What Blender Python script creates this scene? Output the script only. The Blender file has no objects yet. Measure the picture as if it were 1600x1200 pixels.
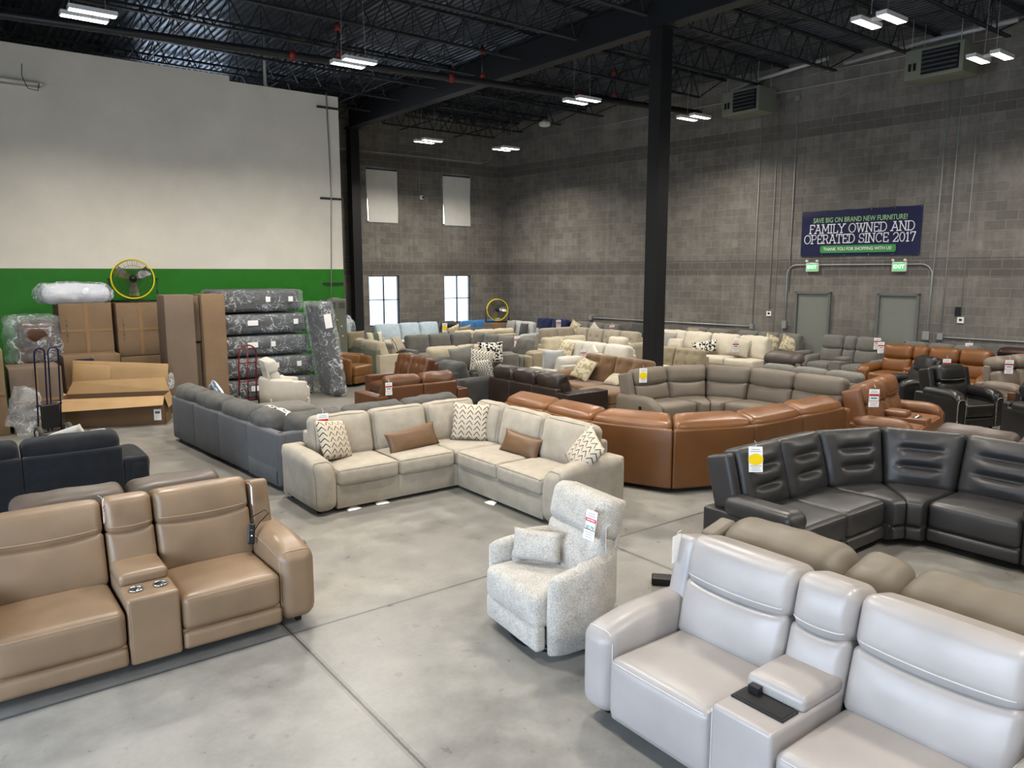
import bpy, math, random
from mathutils import Matrix, Vector, Euler, noise
sc = bpy.context.scene
COL = sc.collection
R = math.radians
PI = math.pi

# ---------------------------------------------------------------- camera
cam_d = bpy.data.cameras.new('camera')
cam = bpy.data.objects.new('camera', cam_d); COL.objects.link(cam)
cam_d.sensor_width = 36.0
cam_d.lens = 36.0 * 1179.0 / 1600.0
cam_d.clip_start = 0.05; cam_d.clip_end = 200
cam.location = (0, 0, 2.7)
cam.rotation_euler = Euler((R(90 - 8.43), 0, R(-37.24)), 'XYZ')
sc.camera = cam

# ---------------------------------------------------------------- world: bright overcast sky seen through the windows
w = bpy.data.worlds.new('world'); sc.world = w; w.use_nodes = True
wn = w.node_tree.nodes; wl = w.node_tree.links
wn.clear()
wo = wn.new('ShaderNodeOutputWorld'); wb = wn.new('ShaderNodeBackground')
wtc = wn.new('ShaderNodeTexCoord'); wsx = wn.new('ShaderNodeSeparateXYZ'); wr = wn.new('ShaderNodeValToRGB')
wl.new(wtc.outputs['Generated'], wsx.inputs[0]); wl.new(wsx.outputs['Z'], wr.inputs[0])
wr.color_ramp.elements[0].color = (.93, .97, 1, 1); wr.color_ramp.elements[1].color = (.55, .72, 1, 1)
wl.new(wr.outputs[0], wb.inputs['Color'])
wb.inputs['Strength'].default_value = 7.0
wl.new(wb.outputs[0], wo.inputs[0])

# ---------------------------------------------------------------- exposure
sc.view_settings.view_transform = 'Standard'; sc.view_settings.look = 'None'
sc.view_settings.gamma = 1.0; sc.view_settings.exposure = -0.28
sc.view_settings.use_curve_mapping = False

# high bay lamps: fixture centres (x, y); light power per fixture
LAMP_Z = 6.6
LAMPS = [(2.24, 13.6), (6.62, 13.6), (12.15, 13.35), (15.7, 13.05), (12.14, 20.1), (14.84, 19.85), (12.08, 6.45), (15.7, 6.25),
         (2.24, 6.4), (6.62, 6.4), (2.24, -.6), (6.62, -.6), (12.1, -.6), (15.7, -.6), (4.4, 10.2)]
LAMP_W = 250.0
LAMP_COL = (1.0, .93, .83)
def area(name, loc, size, size_y, power, col, rot):
    l = bpy.data.lights.new(name, 'AREA'); l.shape = 'RECTANGLE'; l.size = size; l.size_y = size_y
    l.energy = power; l.color = col
    o = bpy.data.objects.new(name, l); COL.objects.link(o); o.location = loc; o.rotation_euler = rot
    return o
for lx, ly in LAMPS:
    for ox, oy in ((-.03, .185), (.03, -.185)):
        a = area('high_bay_light', (lx + ox, ly + oy, LAMP_Z - .054), .62, .14, LAMP_W / 2, LAMP_COL, (0, 0, 0)); a.data.spread = R(146)
# daylight coming in through the dock openings of the left wall and the windows (sky portals of light)
for yy in (-2.2, 1.6, 5.4):
    area('door_daylight', (-3.95, yy, 2.1), 2.9, 3.2, 330.0, (.52, .72, 1.0), (0, R(-90), 0))
for xx in (12.35, 15.35):
    area('window_portal', (xx, 23.68, 1.72), 1.15, 1.7, 10.0, (1, 1, 1), (R(-90), 0, 0)).data.cycles.is_portal = True
for xx in (6.2,):
    area('window_portal', (xx, 23.68, 6.5), 2.4, 2.6, 10.0, (1, 1, 1), (R(-90), 0, 0)).data.cycles.is_portal = True

# ---------------------------------------------------------------- materials
MATS = {}
def srgb(h):
    h = h.lstrip('#'); c = [int(h[i:i + 2], 16) / 255 for i in (0, 2, 4)]
    return tuple((v / 12.92 if v <= .04045 else ((v + .055) / 1.055) ** 2.4) for v in c) + (1,)
class NT:
    def __init__(s, name):
        s.m = bpy.data.materials.new(name); s.m.use_nodes = True; s.t = s.m.node_tree; s.t.nodes.clear()
        s.out = s.n('OutputMaterial'); s.b = s.n('BsdfPrincipled'); s.l(s.b.outputs[0], s.out.inputs[0])
    def n(s, k, **kw):
        nd = s.t.nodes.new('ShaderNode' + k)
        for a, v in kw.items(): setattr(nd, a, v)
        return nd
    def l(s, a, b): s.t.links.new(a, b)
    def set(s, **kw):
        for k, v in kw.items(): s.b.inputs[k.replace('_', ' ')].default_value = v
    def co(s, scale=(1, 1, 1)):
        tc = s.n('TexCoord'); mp = s.n('Mapping'); mp.inputs['Scale'].default_value = scale
        s.l(tc.outputs['Object'], mp.inputs[0]); return mp.outputs[0]
    def noise(s, vec, scale, detail=3, rough=.55):
        nd = s.n('TexNoise'); nd.inputs['Scale'].default_value = scale; nd.inputs['Detail'].default_value = detail
        nd.inputs['Roughness'].default_value = rough; s.l(vec, nd.inputs['Vector']); return nd.outputs['Fac']
    def ramp(s, fac, stops):
        nd = s.n('ValToRGB'); e = nd.color_ramp.elements
        while len(e) < len(stops): e.new(.5)
        for i, (p, c) in enumerate(stops): e[i].position = p; e[i].color = c
        s.l(fac, nd.inputs[0]); return nd.outputs[0]
    def math(s, op, a, b=None, c=None):
        nd = s.n('Math', operation=op)
        for i, v in enumerate((a, b, c)):
            if v is None: continue
            if isinstance(v, (int, float)): nd.inputs[i].default_value = v
            else: s.l(v, nd.inputs[i])
        return nd.outputs[0]
    def mix(s, fac, a, b, mode='MIX'):
        nd = s.n('Mix', data_type='RGBA', blend_type=mode)
        for sock, v in ((nd.inputs[0], fac), (nd.inputs[6], a), (nd.inputs[7], b)):
            if isinstance(v, (int, float)): sock.default_value = v
            elif isinstance(v, tuple): sock.default_value = v
            else: s.l(v, sock)
        return nd.outputs[2]
    def bump(s, h, strength=.3, dist=.01):
        nd = s.n('Bump'); nd.inputs['Strength'].default_value = strength; nd.inputs['Distance'].default_value = dist
        s.l(h, nd.inputs['Height']); s.l(nd.outputs[0], s.b.inputs['Normal'])
def mul(c, k): return (c[0] * k, c[1] * k, c[2] * k, 1)
def leather(name, hexc, rough=.42, var=.16, coat=0.0):
    c = srgb(hexc); t = NT(name); v = t.co()
    n1 = t.noise(v, 3.5, 2, .4); col = t.ramp(n1, [(.25, mul(c, 1 - var)), (.75, mul(c, 1 + var))])
    t.l(col, t.b.inputs['Base Color'])
    n2 = t.noise(v, 5, 2, .4); t.l(t.ramp(n2, [(.3, (rough - .06,) * 3 + (1,)), (.7, (rough + .1,) * 3 + (1,))]), t.b.inputs['Roughness'])
    n3 = t.noise(v, 8, 2, .5)
    h = t.math('MULTIPLY', n3, .55)
    t.bump(h, .35, .012)
    t.set(Specular_IOR_Level=.5)
    return t.m
def fabric(name, hexc, var=.18, scale=220, fine=.25, rough=.95, sheen=.2, mott=6):
    c = srgb(hexc); t = NT(name); v = t.co()
    n1 = t.noise(v, mott, 4, .6); n2 = t.noise(v, scale, 2, .7)
    f = t.math('ADD', t.math('MULTIPLY', n1, 1 - fine), t.math('MULTIPLY', n2, fine))
    t.l(t.ramp(f, [(.32, mul(c, 1 - var)), (.68, mul(c, 1 + var))]), t.b.inputs['Base Color'])
    t.bump(t.math('ADD', n2, t.math('MULTIPLY', n1, 1.5)), .35, .006)
    t.set(Roughness=rough, Sheen_Weight=sheen, Specular_IOR_Level=.2)
    return t.m
def plain(name, hexc, rough=.6, metal=0.0, spec=.4, var=0.0, nscale=4):
    c = srgb(hexc); t = NT(name)
    t.set(Roughness=rough, Metallic=metal, Specular_IOR_Level=spec)
    if var:
        v = t.co(); t.l(t.ramp(t.noise(v, nscale, 4), [(.3, mul(c, 1 - var)), (.7, mul(c, 1 + var))]), t.b.inputs['Base Color'])
    else: t.b.inputs['Base Color'].default_value = c
    return t.m
def emis(name, col, strength):
    t = NT(name); t.set(Base_Color=(.8, .8, .8, 1), Emission_Color=col, Emission_Strength=strength); return t.m
def pattern(name, kind, ca, cb, s=1.0):
    a, b = srgb(ca), srgb(cb); t = NT(name); v = t.co()
    sx = t.n('SeparateXYZ'); t.l(v, sx.inputs[0]); X, Z = sx.outputs['X'], sx.outputs['Z']
    if kind == 'chevron':
        u = t.math('MULTIPLY', X, 1 / (.078 * s)); fu = t.math('ABSOLUTE', t.math('SUBTRACT', t.math('FRACT', t.math('ADD', u, 50.5)), .5))
        q = t.math('FRACT', t.math('ADD', t.math('ADD', t.math('MULTIPLY', Z, 1 / (.052 * s)), t.math('MULTIPLY', fu, 1.9)), 50))
        f = t.math('MULTIPLY', t.math('LESS_THAN', q, .22), t.math('LESS_THAN', fu, .40))
    elif kind == 'stripe':
        n = t.noise(v, 9, 2); q = t.math('FRACT', t.math('ADD', t.math('MULTIPLY', t.math('ADD', X, t.math('MULTIPLY', n, .05 * s)), 1 / (.055 * s)), 50))
        f = t.math('LESS_THAN', q, .5)
    elif kind == 'band':
        f = t.math('LESS_THAN', t.math('ABSOLUTE', X), .09)
    elif kind == 'wave':
        q = t.math('ADD', t.math('MULTIPLY', X, 1 / (.07 * s)), t.math('MULTIPLY', t.math('SINE', t.math('MULTIPLY', Z, 45 / s)), .55))
        f = t.math('LESS_THAN', t.math('FRACT', t.math('ADD', q, 50)), .48)
    elif kind == 'trellis':
        p = t.math('FRACT', t.math('ADD', t.math('MULTIPLY', t.math('ADD', X, Z), 1 / (.05 * s)), 50)); q = t.math('FRACT', t.math('ADD', t.math('MULTIPLY', t.math('SUBTRACT', X, Z), 1 / (.05 * s)), 50))
        f = t.math('MAXIMUM', t.math('LESS_THAN', p, .28), t.math('LESS_THAN', q, .28))
    else:
        f = t.math('GREATER_THAN', t.noise(v, 14 / s, 2, .5), .52)
    t.l(t.mix(f, a, b), t.b.inputs['Base Color']); t.set(Roughness=.9, Specular_IOR_Level=.2)
    t.bump(t.noise(v, 200, 2), .25, .004)
    return t.m
def film(name, tint='#E8EEF2', alpha=.38, sc_=9):
    t = NT(name); v = t.co((1, 1, 1))
    c = srgb(tint)
    def ridge(scale, wd, dist):
        q = t.n('TexNoise'); q.inputs['Scale'].default_value = scale; q.inputs['Detail'].default_value = 3; q.inputs['Distortion'].default_value = dist; t.l(v, q.inputs['Vector'])
        return t.math('SUBTRACT', 1.0, t.math('MULTIPLY', t.math('ABSOLUTE', t.math('SUBTRACT', q.outputs['Fac'], .5)), 1 / wd))
    rg = t.math('MAXIMUM', t.math('MAXIMUM', ridge(sc_ * .45, .022, 1.4), ridge(sc_ * 1.1, .016, 2.0)), 0.0)
    n = t.math('MULTIPLY', rg, t.math('GREATER_THAN', t.noise(v, sc_ * .6, 2), .45))
    n2 = t.n('TexNoise'); n2.inputs['Scale'].default_value = sc_ * 1.3; n2.inputs['Detail'].default_value = 5; n2.inputs['Distortion'].default_value = 1.2
    t.l(v, n2.inputs['Vector'])
    t.set(Base_Color=c, Roughness=.14, Specular_IOR_Level=.8)
    t.l(t.ramp(n, [(0, (alpha * .42,) * 3 + (1,)), (1, (min(1, alpha * 2.0),) * 3 + (1,))]), t.b.inputs['Alpha'])
    t.bump(n2.outputs['Fac'], 1.0, .05)
    return t.m

# ---------------------------------------------------------------- geometry helpers
def tube_geo(pts, r, n=6, close=False):
    pts = [Vector(p) for p in pts]; V = []; F = []; m = len(pts)
    prev = None
    for i, p in enumerate(pts):
        if close: d = (pts[(i + 1) % m] - pts[i - 1])
        else: d = (pts[min(i + 1, m - 1)] - pts[max(i - 1, 0)])
        d.normalize()
        if prev is None:
            a = Vector((0, 0, 1)) if abs(d.z) < .9 else Vector((1, 0, 0))
            u = d.cross(a).normalized()
        else:
            u = (prev - d * prev.dot(d)).normalized()
        prev = u; v = d.cross(u)
        for k in range(n):
            an = 2 * PI * k / n; V.append(p + (u * math.cos(an) + v * math.sin(an)) * r)
    for i in range(m if close else m - 1):
        j = (i + 1) % m
        for k in range(n): F.append((i * n + k, i * n + (k + 1) % n, j * n + (k + 1) % n, j * n + k))
    if not close: F.append(tuple(range(n - 1, -1, -1))); F.append(tuple((m - 1) * n + k for k in range(n)))
    return V, F
class MB:
    def __init__(s): s.v = []; s.f = []
    def add(s, V, F, M=None):
        o = len(s.v)
        s.v += [tuple(M @ Vector(p)) if M is not None else tuple(p) for p in V]
        s.f += [tuple(i + o for i in f) for f in F]; return s
    def box(s, x0, x1, y0, y1, z0, z1, M=None):
        V = [(x, y, z) for x in (x0, x1) for y in (y0, y1) for z in (z0, z1)]
        return s.add(V, [(0, 1, 3, 2), (4, 6, 7, 5), (0, 4, 5, 1), (2, 3, 7, 6), (0, 2, 6, 4), (1, 5, 7, 3)], M)
    def tube(s, pts, r, n=6, close=False, M=None):
        V, F = tube_geo(pts, r, n, close); return s.add(V, F, M)
    def cyl(s, p0, p1, r, n=12, M=None): return s.tube([p0, p1], r, n, False, M)
    def quad(s, a, b, c, d, M=None): return s.add([a, b, c, d], [(0, 1, 2, 3)], M)
    def bar(s, p0, p1, t, h=None, M=None):
        # square bar between two points
        p0, p1 = Vector(p0), Vector(p1); d = (p1 - p0); L = d.length; d.normalize(); h = h or t
        a = Vector((0, 0, 1)) if abs(d.z) < .95 else Vector((0, 1, 0)); u = d.cross(a).normalized(); v = u.cross(d)
        V = [p + u * (sx * t / 2) + v * (sy * h / 2) for p in (p0, p1) for sx, sy in ((-1, -1), (1, -1), (1, 1), (-1, 1))]
        return s.add(V, [(0, 1, 2, 3), (7, 6, 5, 4), (0, 4, 5, 1), (1, 5, 6, 2), (2, 6, 7, 3), (3, 7, 4, 0)], M)
    def build(s, name, mat, parent=None, smooth=True, loc=None, rot=None):
        me = bpy.data.meshes.new(name); me.from_pydata(s.v, [], s.f); me.update()
        if smooth: me.polygons.foreach_set('use_smooth', [True] * len(me.polygons))
        me.materials.append(mat); o = bpy.data.objects.new(name, me); COL.objects.link(o)
        if parent: o.parent = parent
        if loc is not None: o.location = loc
        if rot is not None: o.rotation_euler = rot
        return o
def tag(o, label=None, cat=None, group=None, kind=None):
    if label: o['label'] = label
    if cat: o['category'] = cat
    if group: o['group'] = group
    if kind: o['kind'] = kind
    return o
def empty(name, loc, rz=0, label=None, cat=None, group=None):
    o = bpy.data.objects.new(name, None); COL.objects.link(o); o.empty_display_size = .1
    o.location = loc; o.rotation_euler = (0, 0, rz); return tag(o, label, cat, group)
def copy_tree(o, parent=None):
    c = o.copy(); COL.objects.link(c)
    if parent is not None: c.parent = parent
    for ch in [k for k in KIDS.get(o.name, [])]: KIDS.setdefault(c.name, []).append(copy_tree(ch, c))
    return c
KIDS = {}
def index_kids(o):
    KIDS[o.name] = [c for c in bpy.data.objects if c.parent == o]
    for c in KIDS[o.name]: index_kids(c)
def axis_samples(h, r, k, m):
    # corner samples (tan spaced) + k interior cells
    ts = [math.tan(R(45) * i / m) for i in range(m, -1, -1)]
    left = [-(h - r) - r * t for t in ts]
    mid = [-(h - r) + 2 * (h - r) * i / k for i in range(1, k)]
    return left + mid + [-x for x in reversed(left)]
class RB:
    """rounded, puffed box: dims are full sizes, centred at the origin"""
    def __init__(s, w, d, h, r=.05, puff=(0, 0, 0), k=(4, 4, 4), m=2, deform=None):
        s.a, s.b, s.c = w / 2, d / 2, h / 2; s.r = min(r, s.a * .98, s.b * .98, s.c * .98); s.puff = puff; s.k = k; s.m = m; s.deform = deform
    def map(s, p):
        a, b, c, r = s.a, s.b, s.c, s.r
        q = [max(-(A - r), min(A - r, v)) for v, A in zip(p, (a, b, c))]
        d = [p[i] - q[i] for i in range(3)]; L = math.sqrt(sum(x * x for x in d))
        if L > 1e-9: p = [q[i] + d[i] / L * r for i in range(3)]
        x, y, z = p; px, py, pz = s.puff; fx, fy, fz = x / a, y / b, z / c
        if px: x += px * fx * abs(fx) * (1 - fy * fy) * (1 - fz * fz)
        if py: y += py * fy * abs(fy) * (1 - fx ** 4) * (1 - fz * fz)
        if pz: z += pz * fz * abs(fz) * (1 - fx ** 4) * (1 - fy ** 4)
        return s.deform(x, y, z) if s.deform else (x, y, z)
    def geo(s):
        X = axis_samples(s.a, s.r, s.k[0], s.m); Y = axis_samples(s.b, s.r, s.k[1], s.m); Z = axis_samples(s.c, s.r, s.k[2], s.m)
        V = []; F = []; idx = {}
        nx, ny, nz = len(X) - 1, len(Y) - 1, len(Z) - 1
        def g(i, j, l):
            k = (i, j, l)
            if k not in idx: idx[k] = len(V); V.append(s.map((X[i], Y[j], Z[l])))
            return idx[k]
        for i in range(nx):
            for j in range(ny):
                F.append((g(i, j, 0), g(i, j + 1, 0), g(i + 1, j + 1, 0), g(i + 1, j, 0)))
                F.append((g(i, j, nz), g(i + 1, j, nz), g(i + 1, j + 1, nz), g(i, j + 1, nz)))
        for i in range(nx):
            for l in range(nz):
                F.append((g(i, 0, l), g(i + 1, 0, l), g(i + 1, 0, l + 1), g(i, 0, l + 1)))
                F.append((g(i, ny, l), g(i, ny, l + 1), g(i + 1, ny, l + 1), g(i + 1, ny, l)))
        for j in range(ny):
            for l in range(nz):
                F.append((g(0, j, l), g(0, j, l + 1), g(0, j + 1, l + 1), g(0, j + 1, l)))
                F.append((g(nx, j, l), g(nx, j + 1, l), g(nx, j + 1, l + 1), g(nx, j, l + 1)))
        return V, F
def T(x=0, y=0, z=0): return Matrix.Translation((x, y, z))
def RX(a): return Matrix.Rotation(R(a), 4, 'X')
def RY(a): return Matrix.Rotation(R(a), 4, 'Y')
def RZ(a): return Matrix.Rotation(R(a), 4, 'Z')
TXT = {}
def text_mesh(body, size, mat, M, parent, name='lettering', bold=0.0, align='CENTER', ext=.0006):
    cu = bpy.data.curves.new(name, 'FONT'); cu.body = body; cu.size = size; cu.align_x = align; cu.align_y = 'CENTER'; cu.offset = bold; cu.extrude = ext; cu.resolution_u = 3
    to = bpy.data.objects.new(name + '_src', cu); COL.objects.link(to)
    dg = bpy.context.evaluated_depsgraph_get(); me = bpy.data.meshes.new_from_object(to.evaluated_get(dg))
    bpy.data.objects.remove(to); bpy.data.curves.remove(cu)
    me.materials.clear(); me.materials.append(mat); me.transform(M)
    o = bpy.data.objects.new(name, me); COL.objects.link(o); o.parent = parent; return o
# ================================================================ THE BUILDING
def struct(o): o['kind'] = 'structure'; return o
# concrete floor
t = NT('polished_concrete'); v = t.co()
sx = t.n('SeparateXYZ'); t.l(v, sx.inputs[0]); X, Y = sx.outputs['X'], sx.outputs['Y']
n1 = t.noise(v, .55, 5, .6); n2 = t.noise(v, 3.5, 6, .65); n3 = t.noise(v, 26, 4, .7)
f = t.math('ADD', t.math('ADD', t.math('MULTIPLY', n1, .5), t.math('MULTIPLY', n2, .38)), t.math('MULTIPLY', n3, .12))
col = t.ramp(f, [(.36, srgb('#6A6864')), (.5, srgb('#7D7B76')), (.64, srgb('#918E87'))])
wob = t.math('MULTIPLY', t.math('SUBTRACT', n3, .5), .012)
def joint(s, p0, pitch, wd):
    q = t.math('SUBTRACT', t.math('FRACT', t.math('ADD', t.math('MULTIPLY', t.math('ADD', t.math('SUBTRACT', s, p0), wob), 1 / pitch), 50.5)), .5)
    return t.math('LESS_THAN', t.math('ABSOLUTE', q), wd / pitch)
jx = joint(X, 1.92, 3.24, .008); jy = joint(Y, 5.27, 3.45, .006)
soft = t.math('MAXIMUM', joint(X, 1.92, 3.24, .03), joint(Y, 5.27, 3.45, .02))
col = t.mix(t.math('MULTIPLY', soft, .3), col, srgb('#494643'))
col = t.mix(t.math('MULTIPLY', t.math('MAXIMUM', jx, jy), .8), col, srgb('#2A2826'))
sp = t.math('GREATER_THAN', t.noise(v, 9, 1, .4), .735); col = t.mix(t.math('MULTIPLY', sp, .35), col, srgb('#5F574C'))
t.l(col, t.b.inputs['Base Color'])
t.l(t.ramp(n2, [(.3, (.26,) * 3 + (1,)), (.7, (.46,) * 3 + (1,))]), t.b.inputs['Roughness'])
t.bump(t.math('ADD', n2, t.math('MULTIPLY', n3, .4)), .06, .01); t.set(Specular_IOR_Level=.5)
m_floor = t.m
fl = MB().quad((-4, -6, 0), (24, -6, 0), (24, 24, 0), (-4, 24, 0)).build('floor', m_floor, smooth=False); struct(fl)

# block wall material (object space: x along the wall, z up)
def block_mat(name, tone=1.0):
    t = NT(name); tc = t.n('TexCoord'); sx = t.n('SeparateXYZ'); t.l(tc.outputs['Object'], sx.inputs[0])
    cb = t.n('CombineXYZ'); t.l(sx.outputs['X'], cb.inputs[0]); t.l(t.math('ADD', sx.outputs['Z'], 10 * .2133), cb.inputs[1])
    br = t.n('TexBrick'); t.l(cb.outputs[0], br.inputs['Vector'])
    br.inputs['Scale'].default_value = 1.0; br.inputs['Brick Width'].default_value = .4266; br.inputs['Row Height'].default_value = .2133
    br.inputs['Mortar Size'].default_value = .007; br.inputs['Mortar Smooth'].default_value = .3; br.offset = .5; br.inputs['Bias'].default_value = 0
    br.inputs['Color1'].default_value = (.30, .30, .30, 1); br.inputs['Color2'].default_value = (.70, .70, .70, 1); br.inputs['Mortar'].default_value = (.5, .5, .5, 1)
    vv = t.co(); n1 = t.noise(vv, .8, 5, .6); n2 = t.noise(vv, 7, 4, .7); n3 = t.noise(t.co((6, 6, .5)), 1.2, 4, .6)
    g = t.math('ADD', t.math('ADD', t.math('MULTIPLY', br.outputs['Color'], .28), .06), t.math('ADD', t.math('MULTIPLY', n1, .5), t.math('ADD', t.math('MULTIPLY', n2, .25), t.math('MULTIPLY', n3, .3))))
    col = t.ramp(g, [(.45, mul(srgb('#4C4945'), tone)), (.72, mul(srgb('#6C6862'), tone)), (.95, mul(srgb('#8C8780'), tone))])
    # darker split-face courses
    z = sx.outputs['Z']
    b1 = t.math('MULTIPLY', t.math('GREATER_THAN', z, 6.18), t.math('LESS_THAN', z, 6.60)); b2 = t.math('MULTIPLY', t.math('GREATER_THAN', z, 2.62), t.math('LESS_THAN', z, 3.04))
    col = t.mix(t.math('MULTIPLY', t.math('MAXIMUM', b1, b2), .55), col, mul(srgb('#4A4542'), tone))
    mort = t.mix(t.noise(vv, 2.2, 3), srgb('#4A4743'), srgb('#A8A49C'))
    col = t.mix(t.math('MULTIPLY', br.outputs['Fac'], .75), col, mort)
    t.l(col, t.b.inputs['Base Color']); t.set(Roughness=.85, Specular_IOR_Level=.3)
    t.bump(t.math('SUBTRACT', t.math('MULTIPLY', n2, .4), br.outputs['Fac']), .6, .012)
    return t.m
m_block = block_mat('grey_concrete_block')
m_white_wall = None
def holed_wall(name, L, H, holes, mat, loc, rz, depth=.22):
    """wall in its own x-z plane with openings (x0,x1,z0,z1); faces -y"""
    xs = sorted({0, L} | {v for h in holes for v in h[:2]}); zs = sorted({0, H} | {v for h in holes for v in h[2:]})
    mb = MB()
    for i in range(len(xs) - 1):
        for j in range(len(zs) - 1):
            cx, cz = (xs[i] + xs[i + 1]) / 2, (zs[j] + zs[j + 1]) / 2
            if any(h[0] < cx < h[1] and h[2] < cz < h[3] for h in holes): continue
            for y in (0, depth): mb.quad((xs[i], y, zs[j]), (xs[i + 1], y, zs[j]), (xs[i + 1], y, zs[j + 1]), (xs[i], y, zs[j + 1]))
    for a, b, c, d in holes:
        mb.quad((a, 0, c), (b, 0, c), (b, depth, c), (a, depth, c)); mb.quad((a, 0, d), (b, 0, d), (b, depth, d), (a, depth, d))
        mb.quad((a, 0, c), (a, 0, d), (a, depth, d), (a, depth, c)); mb.quad((b, 0, c), (b, 0, d), (b, depth, d), (b, depth, c))
    o = mb.build(name, mat, smooth=False, loc=loc, rot=(0, 0, rz)); return struct(o)
HW = 8.6
BW = [(11.76, 12.93, .86, 2.58), (14.78, 15.93, .86, 2.58)]
UW = [(11.76, 12.93, 4.38, 6.15), (14.75, 15.93, 4.38, 6.15)]
HIDW = [(5.0, 7.4, 5.2, 7.8)]
holed_wall('wall_back', 22, HW, [(a + 4, b + 4, c, d) for a, b, c, d in BW + UW + HIDW], m_block, (-4, 23.5, 0), 0)
# right wall, running from the far corner towards the camera's right
WA = math.atan2(-30, 30 * .095)           # heading along the wall
WX0, WY0 = 17.4, 23.5
def wall_pt(s, off=0.0):                   # s metres along from the corner, off = distance into the room
    dx, dy = math.cos(WA), math.sin(WA); return (WX0 + dx * s + dy * off, WY0 + dy * s - dx * off)
def wall_s(y): return (WY0 - y) / -math.sin(WA)
rw = holed_wall('wall_right', 29.6, HW, [], m_block, (WX0, WY0, 0), WA)
# painted partition on the left: green dado under white
def paint_mat():
    t = NT('white_and_green_wall_paint'); tc = t.n('TexCoord'); sx = t.n('SeparateXYZ'); t.l(tc.outputs['Object'], sx.inputs[0])
    g = t.math('LESS_THAN', sx.outputs['Z'], 2.775); v = t.co()
    wc = t.ramp(t.noise(v, 1.2, 4), [(.3, srgb('#DFD9CC')), (.7, srgb('#EAE4D8'))])
    sm = t.math('MULTIPLY', t.math('GREATER_THAN', t.noise(t.co((.8, 1, 3)), 3.0, 5, .7), .66), .10)
    wc = t.mix(sm, wc, srgb('#8A857C'))
    gc = t.ramp(t.noise(v, 3, 4), [(.3, srgb('#23701A')), (.7, srgb('#29781F'))])
    t.l(t.mix(g, wc, gc), t.b.inputs['Base Color']); t.set(Roughness=.55, Specular_IOR_Level=.35); return t.m
m_paint = paint_mat()
pw = MB(); pw.box(-4, 5.70, 18.0, 18.2, 0, 7.06); pw.box(5.70, 8.31, 18.0, 18.2, 0, 6.95)
struct(pw.build('wall_left', m_paint, smooth=False))
# side and rear walls behind / beside the camera, with big dock openings on the left
m_side = plain('painted_side_wall', '#CFCBC2', .7)
DOCK = [(y - 1.45 + 6, y + 1.45 + 6, .5, 3.7) for y in (-2.2, 1.6, 5.4)]
holed_wall('wall_side', 30, HW, [(24 - b + 6 - 0, 24 - a + 6 - 0, c, d) for a, b, c, d in [(q[0] - 0, q[1] - 0, q[2], q[3]) for q in DOCK]], m_side, (-4.0, 24, 0), R(-90) + PI * 0, .2)
holed_wall('wall_rear', 28, HW, [], m_side, (-4, -6, 0), 0)
# outside ground, seen through the windows
struct(MB().quad((-30, 23.8, -.2), (60, 23.8, -.2), (60, 90, -.2), (-30, 90, -.2)).build('ground_outside', plain('pale_snowy_asphalt', '#C9CCD0', .9), smooth=False))
struct(MB().box(2, 30, 40, 40.5, -.2, 2.4).build('neighbouring_building', plain('pale_blue_siding', '#C8D4DA', .9), smooth=False))

# corrugated roof deck
m_deck = plain('dark_painted_steel_deck', '#4A4E54', .28, .35, .6, .25, 3)
mb = MB(); p = .15; n = int(24 / p); V = []; prof = [(0, 0), (.045, 0), (.062, .042), (.112, .042), (.129, 0)]
xs = []
for i in range(n):
    for a, b in prof: xs.append((-4 + i * p + a, 8.10 + b))
for x, z in xs: V += [(x, -6, z), (x, 23.6, z)]
mb.add(V, [(2 * i, 2 * i + 2, 2 * i + 3, 2 * i + 1) for i in range(len(xs) - 1)])
struct(mb.build('ceiling', m_deck, smooth=False))
struct(MB().box(-4, 24, -6, 24, 8.18, 8.3).build('roof_slab', m_deck, smooth=False))
m_steel = plain('black_painted_steel', '#17181A', .5, .2, .5)
m_steel2 = plain('dark_grey_painted_steel', '#26282B', .45, .3, .5)
# girder (slightly skewed line through both columns) and columns
def gx(y): return 11.2 + (23.3 - y) * .0233
g = MB()
def gbox(o0, o1, z0, z1):
    y0, y1 = -6, 23.45
    V = [(gx(y) + o, y, z) for y in (y0, y1) for o in (o0, o1) for z in (z0, z1)]
    g.add(V, [(0, 1, 3, 2), (4, 6, 7, 5), (0, 4, 5, 1), (2, 3, 7, 6), (0, 2, 6, 4), (1, 5, 7, 3)])
gbox(-.15, .15, 7.30, 7.335); gbox(-.15, .15, 7.93, 7.965); gbox(-.012, .012, 7.33, 7.94)
struct(g.build('steel_girder', m_steel2, smooth=False))
for cy in (10.4, 23.25, -2.4):
    c = MB(); cx = gx(cy); c.box(cx - .15, cx + .15, cy - .15, cy + .15, 0, 7.28); c.box(cx - .2, cx + .2, cy - .22, cy + .22, 7.27, 7.30); c.box(cx - .22, cx + .22, cy - .22, cy + .22, 0, .02)
    struct(c.build('steel_column', m_steel, smooth=False))
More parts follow.
